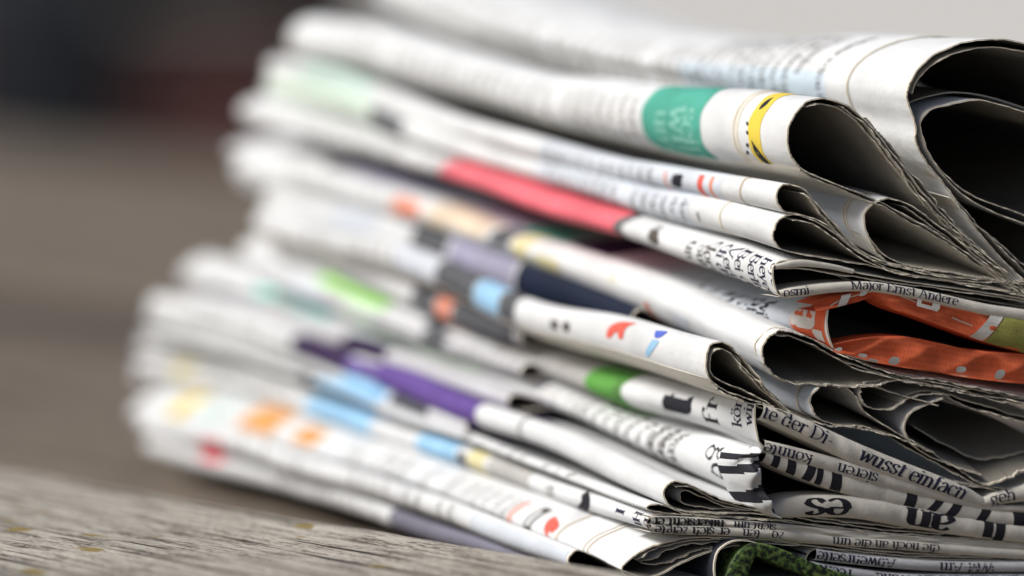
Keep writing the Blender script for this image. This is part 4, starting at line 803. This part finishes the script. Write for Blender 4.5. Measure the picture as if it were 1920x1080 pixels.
q1 = Q14.sheet([(1600, 1088), (1400, 1086), (1200, 1080), (1110, 1040), (1080, 1032), (1067, 1044), (1067, 1058), (1080, 1070), (1130, 1082), (1300, 1090), (1600, 1093)], yc=1096, deckle=.0002)
q1.band(1060, 880, BLUEW, .1, 1.2); q1.column(860, 640, FAINT, .0016, .005, .1, .9, 1, .1, 31); q1.band(412, 372, PINK, .45, 1.1); q1.column(600, 430, FAINT, .002, .006, .2, .9, 1, .3, 32)
Q14.finish()
T20 = Paper('newspaper', 'lowest newspaper resting on the planks, with slate violet shade painted towards its near end', 1082,
          [(1082, 1064, 1104), (1000, 1042, 1080), (900, 1006, 1046), (800, 970, 1014), (700, 936, 986), (600, 902, 956), (450, 858, 912), (272, 812, 864)], 20)
t1 = T20.sheet([(1600, 1100), (1400, 1099), (1200, 1096), (1130, 1080), (1098, 1068), (1084, 1076), (1084, 1090), (1098, 1102), (1160, 1106), (1300, 1107), (1600, 1108)], yc=1113, deckle=.0002)
t1.band(1078, 730, SHADEV, -.1, 1.2); t1.band(412, 372, PINK, -.1, .4); t1.column(700, 480, FAINT, .0018, .005, .2, .9, 1, .2, 33)  # violet band is painted shade, not print
T20.finish()
R15 = Paper('newspaper', 'glossy black covered paper with green speckled inside fold at the stack bottom', 1330,
          [(1330, 1012, 1112), (1280, 1005, 1100), (1200, 985, 1080), (1000, 930, 1010), (700, 840, 905)], 18)
R15.sheet([(1700, 1098), (1600, 1085), (1500, 1058), (1440, 1028), (1400, 1012), (1365, 1012), (1338, 1030), (1330, 1060), (1334, 1090), (1345, 1108)], conv=False, mat=GLOSSK, t0=-2 * mm, deckle=.0001, inmat=SPECK, tend=.11)
Strip(R15, [(1368, 1072, 1112), (1376, 1048, 1086), (1388, 1026, 1060), (1402, 1016, 1042), (1424, 1018, 1044), (1460, 1030, 1060), (1510, 1052, 1080), (1560, 1070, 1096), (1640, 1088, 1108)], SPECK, bulge=.2, t=-.002)
R15.finish()
S16 = Paper('newspaper', 'light grey newspaper with upside down print peeping out at the stack bottom', 1512,
          [(1512, 1030, 1106), (1450, 1012, 1085), (1400, 1000, 1065), (1200, 950, 1000), (1000, 890, 930)], 19)
s16 = S16.sheet([(1990, 1052), (1850, 1050), (1700, 1046), (1600, 1036), (1545, 1026), (1520, 1034), (1512, 1050), (1518, 1072), (1545, 1090), (1620, 1100), (1800, 1106), (1990, 1108)], conv=False, mat=LGREY, t0=.3 * mm, deckle=.00006, tend=.11)
s10 = Strip(S16, [(1526, 1028, 1050), (1580, 1036, 1056), (1680, 1046, 1066), (1780, 1052, 1072), (1900, 1052, 1072), (1990, 1052, 1072)], LGREY)
s11 = Strip(S16, [(1516, 1052, 1072), (1580, 1062, 1084), (1680, 1074, 1094), (1780, 1076, 1096), (1900, 1076, 1096), (1990, 1076, 1096)], LGREY)
s10.text(1530, 'Abwehrseite', .0017, NAVYT, upside=True, bold=1.1); s10.text(1762, 'WM-Am', .0017, NAVYT, upside=True, bold=1.1)
s11.text(1520, 'rechte', .0017, NAVYT, upside=True, bold=1.1); s11.text(1640, 'und die Wand', .0017, NAVYT, upside=True, bold=1.1); s11.text(1820, 'im Raum', .0017, NAVYT, upside=True, bold=1.1)
for x in (1506, 1490, 1474, 1460): s16.glyphs(x, s16.midy(x, .06), 'Hre', .0021, 1, NAVYT)
S16.finish()

# thin newspapers pressed in the gaps, set back behind the bigger folds
def filler(label, fx, band, seed, mat=WHITE, t0=.085, marks=()):
    f = Paper('newspaper', label, fx + 26, [(x + 26 * (i == 0), c, d) for i, (x, c, d) in enumerate(band)], seed)
    x, a, b = band[0]; x += 26; h = b - a
    s = f.sheet([(x + 170, a + h * .42), (x + 90, a + h * .3), (x + 40, a + h * .12), (x + 14, a + h * .06), (x, a + h * .35), (x, a + h * .65), (x + 14, b - h * .06), (x + 40, b - h * .12), (x + 90, b - h * .3), (x + 170, b - h * .42)], t0=t0, mat=mat, conv=False)
    for m in marks:
        if m[0] == 'c': s.column(m[1], m[2], m[3], .0017, .0046, .05, .95, 1, .12, seed + m[1])
        else: s.band(*m)
    f.finish(); return f
filler('thin newspaper with painted navy shade pressed between thick teardrop and narrow double loop', 1400, [(1400, 650, 720), (1300, 615, 660), (1150, 560, 612), (1000, 500, 578), (900, 462, 540), (800, 432, 500), (700, 405, 460), (600, 376, 430), (490, 348, 400)], 41, t0=.05,
       marks=((1300, 965, DBLUE), (960, 840, VIOG), (835, 770, DGREY), (700, 620, BLUEW)))  # navy stretch paints the shadow in the gap between the rolls
filler('thin dark newspaper between narrow double loop and the one with letter t', 1340, [(1340, 728, 775), (1150, 668, 705), (1000, 620, 660), (900, 584, 632), (800, 540, 598), (700, 498, 556), (600, 466, 512), (500, 436, 480)], 43,
       marks=((1200, 965, MGREY), (960, 845, DGREY), (842, 815, SALM), (812, 770, DGREY), (700, 640, LGREY)))
filler('thin pale newspaper between the letter t one and text column one', 1330, [(1330, 800, 840), (1150, 748, 780), (1000, 690, 722), (900, 655, 685), (800, 622, 655), (700, 582, 618), (600, 535, 575), (480, 490, 535)], 44, mat=LGREY,
       marks=(('c', 1000, 850, FAINT), (830, 790, DGREY), (700, 640, MINT), (600, 540, BLUEW)))
filler('thin pale newspaper between the text column one and purple banded one', 1300, [(1300, 880, 920), (1100, 795, 840), (1000, 755, 800), (900, 718, 756), (800, 685, 712), (700, 646, 678), (600, 606, 640), (480, 568, 606), (350, 545, 580)], 45, mat=LGREY,
       marks=((720, 640, DPURP), ('c', 630, 400, FAINT)))
filler('thin white newspaper between purple banded one and the dark slit one', 1230, [(1230, 930, 965), (1100, 880, 912), (1000, 832, 868), (890, 786, 826), (750, 738, 774), (640, 694, 730), (560, 664, 700), (400, 612, 645), (275, 578, 615)], 46,
       marks=((800, 730, DGREY), (720, 640, SKYB), ('c', 560, 340, FAINT)))
filler('thin newspaper between the dark slit one and striped roll', 1225, [(1225, 952, 976), (1100, 920, 940), (1000, 880, 905), (900, 842, 868), (800, 806, 830), (700, 768, 800), (600, 732, 764), (400, 658, 694), (262, 634, 668)], 47,
       marks=((1000, 860, LGREY), (700, 560, DGREY), ('c', 520, 330, FAINT)))
filler('thin newspaper between striped roll and the red diamond one', 1205, [(1205, 985, 1015), (1100, 955, 985), (1000, 922, 948), (900, 886, 912), (800, 848, 876), (700, 815, 845), (600, 782, 812), (400, 718, 756), (248, 690, 726)], 48,
       marks=((990, 900, LGREY), (620, 560, MGREY), ('c', 540, 300, FAINT)))
filler('thin newspaper with painted dark shade between the red diamond one and second lowest', 1150, [(1150, 1040, 1070), (1000, 995, 1018), (900, 952, 976), (800, 912, 938), (700, 880, 905), (600, 848, 872), (450, 806, 828), (250, 756, 786)], 49, mat=LGREY, t0=.04,
       marks=((960, 720, DGREY), ('c', 700, 420, MGREY)))  # dark grey stretch paints the shadow slit under the overhanging paper
